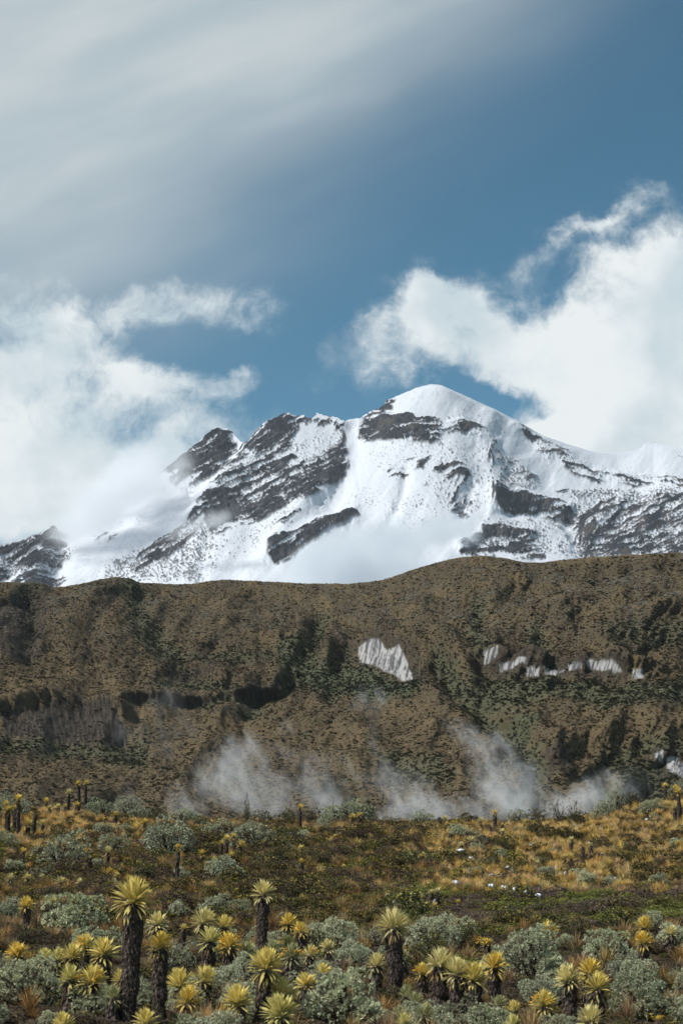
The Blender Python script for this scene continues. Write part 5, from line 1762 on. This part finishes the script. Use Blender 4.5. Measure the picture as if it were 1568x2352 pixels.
BUSHES = [
    (84, 252, 2044, 2160, 's', 'wide rounded silver-green bush between the left edge and the tallest trunk'),
    (-30, 66, 2060, 2160, 's', 'silver-green bush cut by the left edge, upper one'),
    (-40, 152, 2196, 2385, 's', 'largest silver-green bush in the lower left corner'),
    (368, 455, 2074, 2140, 's', 'silver bush behind the pale frailejon right of the tallest crown'),
    (448, 545, 2058, 2130, 's', 'silver bush behind the pale cluster left of the slim tall trunk'),
    (520, 590, 2062, 2150, 's', 'silver bush touching the slim tall trunk on its left'),
    (622, 680, 2095, 2170, 's', 'small silver bush hiding behind the close pair of yellow crowns'),
    (700, 836, 2108, 2215, 's', 'high silver bush right of the close pair, with an even top'),
    (765, 850, 2160, 2270, 's', 'loose silver bush between the high bush and the third tall trunk'),
    (686, 905, 2236, 2372, 's', 'largest silver-green bush at the bottom middle'),
    (690, 790, 2200, 2290, 'g', 'shaded grey bush left behind the largest bottom middle bush'),
    (845, 912, 2325, 2385, 's', 'small bright silver bush at the bottom edge beside the third tall trunk'),
    (922, 1064, 2100, 2230, 's', 'tall silver bush right behind the third tall crown'),
    (1018, 1104, 2112, 2230, 's', 'silver bush behind the group of crowns right of centre'),
    (1122, 1325, 2134, 2290, 's', 'longest pale silver bush in the right half'),
    (1322, 1458, 2128, 2255, 's', 'pale silver bush left of the stacked yellow pair'),
    (1388, 1566, 2238, 2372, 'g', 'large shaded grey-green bush in the lower right corner'),
    (1498, 1600, 2120, 2245, 's', 'silver bush at the right edge behind the small pale frailejon'),
    (1540, 1640, 2220, 2330, 's', 'silver bush cut by the right edge, lower one'),
    (1022, 1192, 2312, 2400, 's', 'bright silver bush along the bottom edge right of centre'),
    (1188, 1272, 2322, 2400, 'd', 'dark green bush at the bottom edge right of the bright silver one'),
    (418, 580, 2322, 2400, 's', 'low silver bush along the bottom edge left of centre'),
    (984, 1050, 2326, 2400, 's', 'small silver bush at the bottom edge under the group of crowns'),
    (560, 640, 2130, 2210, 'g', 'grey bush in the shade behind the slim tall trunk'),
    (1200, 1300, 2190, 2330, 'g', 'shaded grey bush under the longest pale bush'),
    (1420, 1500, 2180, 2270, 's', 'silver bush in front of the stacked yellow pair'),
    (150, 300, 2120, 2200, 'g', 'dark grey bush behind the touching row of frailejones'),
    (390, 470, 2180, 2250, 'd', 'dark bush between the second trunk and the greenish frailejon'),
    (20, 110, 2120, 2215, 'd', 'dark bush behind the largest lower left bush'),
    # the rise
    (72, 212, 1920, 1998, 'g', 'broad dark grey-green bush on the left slope'),
    (222, 302, 1916, 1972, 'g', 'grey bush right of the broad dark one on the left slope'),
    (320, 455, 1888, 2002, 'g', 'large grey-green bush left of centre below the crest'),
    (468, 562, 1972, 2034, 'g', 'grey-green bush under the five clustered frailejones'),
    (460, 545, 1888, 1930, 'g', 'grey bush above the five clustered frailejones'),
    (214, 262, 1890, 1922, 'g', 'small grey bush above the pair of grey bushes on the left slope'),
    (196, 262, 1838, 1884, 'g', 'skyline bush just right of the slim pair'),
    (255, 342, 1834, 1888, 'g', 'broader skyline bush over the smallest steam plume'),
    (340, 396, 1860, 1892, 'd', 'low dark skyline bush left of the small steam plume'),
    (384, 466, 1858, 1896, 'g', 'skyline bush below the small steam plume'),
    (-20, 72, 1828, 1882, 'g', 'bush behind the cluster at the left end of the crest'),
    (-20, 48, 1914, 1958, 'g', 'dark bush at the left edge below the crest cluster'),
    (242, 280, 2020, 2056, 's', 'small bright silver bush right above the tallest crown'),
    (512, 634, 1892, 1952, 'g', 'wide grey-green bush right of the five clustered frailejones'),
    (740, 864, 1842, 1892, 'g', 'largest bush on the skyline, before the steam'),
    (728, 770, 1866, 1900, 'g', 'bush leaning against the left of the largest skyline bush'),
    (724, 760, 1890, 1916, 's', 'small pale bush left of the single tall skyline frailejon'),
    (674, 716, 1908, 1940, 's', 'pale bush at the foot of the single tall skyline frailejon'),
    (938, 1000, 1864, 1896, 'g', 'rounded skyline bush right of the largest one'),
    (1026, 1066, 1898, 1928, 's', 'pale bush below the crest stub'),
    (558, 574, 1843, 1880, 'd', 'small round dark bush sticking up alone on the skyline'),
    (574, 634, 1866, 1900, 'd', 'dark skyline bush right of the lone round one'),
    (634, 680, 1862, 1896, 'd', 'dark skyline bush left of the single tall frailejon'),
    (694, 742, 1864, 1896, 'd', 'rounded dark skyline bush right of the single tall frailejon'),
    (862, 936, 1880, 1904, 'd', 'flat dark skyline bush with yellow tips before the steam'),
    (820, 840, 2006, 2030, 's', 'small silver bush near the snow scraps at the middle'),
    (908, 942, 2030, 2064, 's', 'small silver bush beside the green moss'),
    (1028, 1080, 1898, 1926, 'g', 'grey bush under the crest right of the middle'),
    (1082, 1128, 1922, 1956, 'g', 'round grey bush beside the leaning pale frailejon'),
    (1160, 1212, 1860, 1894, 'g', 'round skyline bush right of the dark trunked frailejon'),
    (1204, 1262, 1862, 1896, 'd', 'dark skyline bush before the brightest steam'),
    (1050, 1104, 1870, 1896, 'd', 'low dark skyline bush left of the dark trunked frailejon'),
    (1256, 1304, 1832, 1894, 't', 'bare grey twiggy bush standing against the steam'),
    (1296, 1340, 1836, 1890, 't', 'thin grey bush right of the bare twiggy one'),
    (1298, 1352, 1866, 1900, 'd', 'dark bush in front of the bare twiggy one'),
    (1356, 1418, 1842, 1894, 'g', 'large grey bush on the right slope of the crest'),
    (1388, 1442, 1806, 1866, 'g', 'highest grey bush at the right part of the skyline'),
    (1430, 1476, 1822, 1866, 'd', 'dark bush right of the highest grey one on the skyline'),
    (1466, 1524, 1838, 1882, 's', 'pale bush among golden grass near the right end of the crest'),
    (1490, 1516, 1868, 1900, 's', 'small pale bush below the right end of the crest'),
    (1534, 1590, 1792, 1836, 'g', 'grey bush at the right end of the crest, cut by the edge'),
    (1082, 1116, 1990, 2022, 's', 'round silver bush on the golden slope'),
    (1195, 1254, 1886, 1926, 'd', 'dark rounded bush on the golden slope under the crest'),
    (1184, 1206, 2026, 2050, 'g', 'small grey bush at the lower rim of the golden slope'),
    (1360, 1402, 1930, 1972, 'd', 'dark bush beside the withered frailejon'),
    (1480, 1530, 1928, 1972, 'd', 'dark bush far right on the golden slope'),
    (1290, 1330, 1905, 1935, 'd', 'dark bush above the upper pale frailejon on the golden slope'),
    (1130, 1180, 1925, 1965, 'd', 'dark green bush under the small pale frailejon'),
    (1390, 1440, 1955, 1985, 'd', 'dark bush in the middle of the golden slope at the right'),
    (600, 668, 1950, 1992, 'd', 'dark bush left of the two frailejones one above the other'),
    (700, 768, 1950, 1990, 'd', 'dark bush right of the two frailejones one above the other'),
    (640, 700, 1908, 1950, 'd', 'dark bush below the single tall skyline frailejon'),
    (740, 800, 2020, 2052, 'd', 'dark green bush between the snow scraps at the middle'),
    (560, 640, 1996, 2036, 'd', 'dark bush below the grey-green bush of the five frailejones'),
    (300, 380, 1990, 2030, 'd', 'dark bush under the large grey-green bush left of centre'),
    (120, 200, 1985, 2015, 'd', 'low dark bush under the broad grey bush on the left slope'),
    (1100, 1160, 1965, 1996, 'd', 'dark bush over the round silver one on the golden slope'),
]
for a in BUSHES:
    bush(*a)

# more bushes filling the near bog between the named ones
MARKS = [(306, 2200, 'the tallest trunk'), (370, 2260, 'the second thick trunk from the left'), (200, 2230, 'the touching row of crowns'), (60, 2280, 'the big lower left bush'), (490, 2160, 'the cluster left of centre'),
         (602, 2130, 'the slim tall trunk'), (611, 2260, 'the star crown trunk'), (440, 2280, 'the three low crowns left of centre'), (560, 2330, 'the low silver bush at the bottom'), (676, 2150, 'the close pair of yellow crowns'), (800, 2290, 'the largest bottom middle bush'),
         (770, 2150, 'the even topped silver bush'), (905, 2200, 'the third tall trunk'), (1020, 2270, 'the group of crowns right of centre'), (1134, 2280, 'the stout yellow trunk'), (1240, 2210, 'the longest pale bush'), (1340, 2290, 'the three crowns on the right'),
         (1477, 2190, 'the stacked yellow pair'), (1470, 2300, 'the lower right corner bush'), (1545, 2190, 'the right edge bushes'), (130, 2110, 'the wide bush beside the left edge')]


def filler():
    g = np.random.default_rng(99)
    n, used = 0, set()
    for _ in range(3000):
        if n >= 84:
            break
        x, r = g.uniform(-60, 1620), g.uniform(2140, 2410)
        w = g.uniform(56, 135) * np.interp(r, [2130, 2400], [.7, 1.2])
        kind = str(g.choice(['s', 'g', 'd', 's', 'g', 's']))
        top = r - w * g.uniform(.5, .75)
        m = min(MARKS, key=lambda q: (q[0] - x) ** 2 + (q[1] - r) ** 2)
        side = 'left of' if x < m[0] - 26 else 'right of' if x > m[0] + 26 else ('above' if r < m[1] else 'below')
        lab = '%s %s filling the gap %s %s' % ({'s': 'low silver', 'g': 'low grey', 'd': 'low dark olive'}[kind], 'shrub' if w < 74 else 'bush', side, m[2])
        if lab in used:
            continue
        used.add(lab)
        bush(x - w / 2, x + w / 2, top, r, kind, lab, group='low bushes filling the gaps of the near bog')
        n += 1


filler()

MARKS2 = [(189, 1850, 'the slim skyline pair'), (30, 1890, 'the left end cluster'), (140, 1960, 'the broad dark grey bush'), (390, 1945, 'the large grey bush left of centre'), (530, 1945, 'the five clustered crowns'), (689, 1890, 'the single skyline frailejon'),
          (692, 1985, 'the two crowns one above the other'), (800, 1870, 'the largest skyline bush'), (985, 2070, 'the five crowns beside the moss'), (1136, 1900, 'the dark trunked skyline frailejon'), (1095, 1950, 'the leaning pale crown'), (1311, 1985, 'the dark trunk on the golden slope'),
          (1350, 1960, 'the dead trunk on the golden slope'), (1540, 1860, 'the right end of the crest'), (1500, 1960, 'the right edge of the golden slope'), (80, 2020, 'the low pale crowns at the left'), (300, 2030, 'the tallest crown'), (880, 1950, 'the dry grass at the middle')]


def filler_far():
    g = np.random.default_rng(77)
    n, used = 0, set()
    for _ in range(4000):
        if n >= 84:
            break
        x, r = g.uniform(-20, 1590), g.uniform(1900, 2048)
        w = g.uniform(20, 54) * np.interp(r, [1900, 2050], [.75, 1.2])
        left = x < 900
        kind = str(g.choice(['g', 'd', 'd', 'g', 's'] if left else ['d', 'd', 'g', 's']))
        m = min(MARKS2, key=lambda q: (q[0] - x) ** 2 + 3 * (q[1] - r) ** 2)
        side = 'left of' if x < m[0] - 20 else 'right of' if x > m[0] + 20 else ('above' if r < m[1] else 'below')
        lab = '%s %s in the heath %s %s' % ({'s': 'pale silver', 'g': 'grey-green', 'd': 'dark'}[kind], 'shrub' if w < 34 else 'bush', side, m[2])
        if lab in used:
            continue
        used.add(lab)
        bush(x - w / 2, x + w / 2, r - w * g.uniform(.4, .62), r, kind, lab, group='bushes scattered over the rise')
        n += 1


filler_far()

# ---------------------------------------------------------------- scraps of old snow
def snow_scraps():
    m, k, b, out = material('old_snow')
    b.inputs['Base Color'].default_value = (.82, .86, .92, 1)
    b.inputs['Roughness'].default_value = .6
    meshes = []
    for i in range(4):
        g = np.random.default_rng(400 + i)
        bm = bmesh.new()
        bmesh.ops.create_icosphere(bm, subdivisions=2, radius=1)
        ph = g.uniform(0, 6, 4)
        for v in bm.verts:
            a = math.atan2(v.co.y, v.co.x)
            s = 1 + .3 * math.sin(2 * a + ph[0]) + .2 * math.sin(3 * a + ph[1]) + .12 * math.sin(5 * a + ph[2])
            v.co = Vector((v.co.x * s, v.co.y * s, v.co.z * .5 * (1 + .2 * math.sin(4 * a + ph[3]))))
        for f in bm.faces:
            f.smooth = True
        me = bpy.data.meshes.new('snow_patch')
        bm.to_mesh(me)
        bm.free()
        me.materials.append(m)
        meshes.append(me)
    spots = [(780, 1920, 9), (894, 2002, 9), (922, 2012, 10), (934, 2017, 8), (938, 2019, 7), (1043, 2036, 11), (1048, 2037, 12), (892, 2067, 13), (912, 2066, 6), (1124, 2044, 9), (1130, 2044, 9), (1154, 2047, 8),
             (1160, 2049, 8), (1168, 2050, 7), (1180, 2053, 9), (1209, 2060, 9), (1214, 2062, 8), (1234, 2067, 16), (650, 2078, 5), (905, 2085, 10), (998, 2082, 8), (898, 1973, 12), (1220, 1946, 10), (1352, 1942, 6), (1382, 1968, 6),
             (1200, 1986, 5), (1164, 2001, 9), (1175, 2003, 6), (1271, 1996, 7), (1277, 1999, 8), (1298, 2014, 8), (1408, 2027, 14), (1388, 2039, 8), (1395, 2040, 6), (1365, 2012, 6), (1127, 2019, 10), (1494, 1879, 9), (1484, 1887, 7),
             (1428, 2002, 6), (1520, 2020, 7), (1057, 1960, 20), (1081, 1978, 14), (1076, 1980, 8), (668, 1920, 10), (420, 2020, 9), (470, 2024, 9), (412, 2028, 5), (486, 2016, 6), (95, 2012, 6), (230, 1951, 6), (1560, 1965, 10), (940, 1966, 6)]
    near_marks = MARKS2 + [(760, 2030, 'the dark green bush between the scraps'), (925, 2048, 'the small silver bush by the moss'), (1098, 2006, 'the round silver bush on the golden slope'), (1231, 1983, 'the creamy tuft'), (1297, 2005, 'the straw crowns'), (1400, 2010, 'the golden grass at the right'),
                           (1040, 1960, 'the mossy patch below the crest'), (1195, 2038, 'the small grey bush under the golden slope'), (1052, 2073, 'the lone yellow crown'), (650, 1960, 'the dark bush left of the two stacked crowns'), (470, 2000, 'the grey-green bush under the five crowns')]
    used = {}
    for i, (x, r, w) in enumerate(spots):
        gx, gy, gz = on_ground(x, r + 3)
        s = gy / FPX
        mk = min(near_marks, key=lambda q: (q[0] - x) ** 2 + 3 * (q[1] - r) ** 2)
        side = 'left of' if x < mk[0] - 12 else 'right of' if x > mk[0] + 12 else ('above' if r < mk[1] else 'below')
        size = 'tiny' if w < 7 else 'small' if w < 10 else 'larger'
        lab = '%s white scrap of leftover snow %s %s' % (size, side, mk[2])
        dup_ = used.get(lab, 0)
        used[lab] = dup_ + 1
        if dup_:
            lab = lab.replace('white scrap', ('flat scrap', 'jagged scrap', 'rounded scrap', 'narrow scrap')[dup_ - 1])
        o = link('snow_patch', meshes[i % 4], None, label=lab, category='snow patch', group='scraps of leftover snow on the rise')
        o.location = (gx, gy, gz + .16)
        o.scale = (w * .45 * s, w * .45 * s, .12)
        o.rotation_euler = (0, 0, i * 1.7)


snow_scraps()
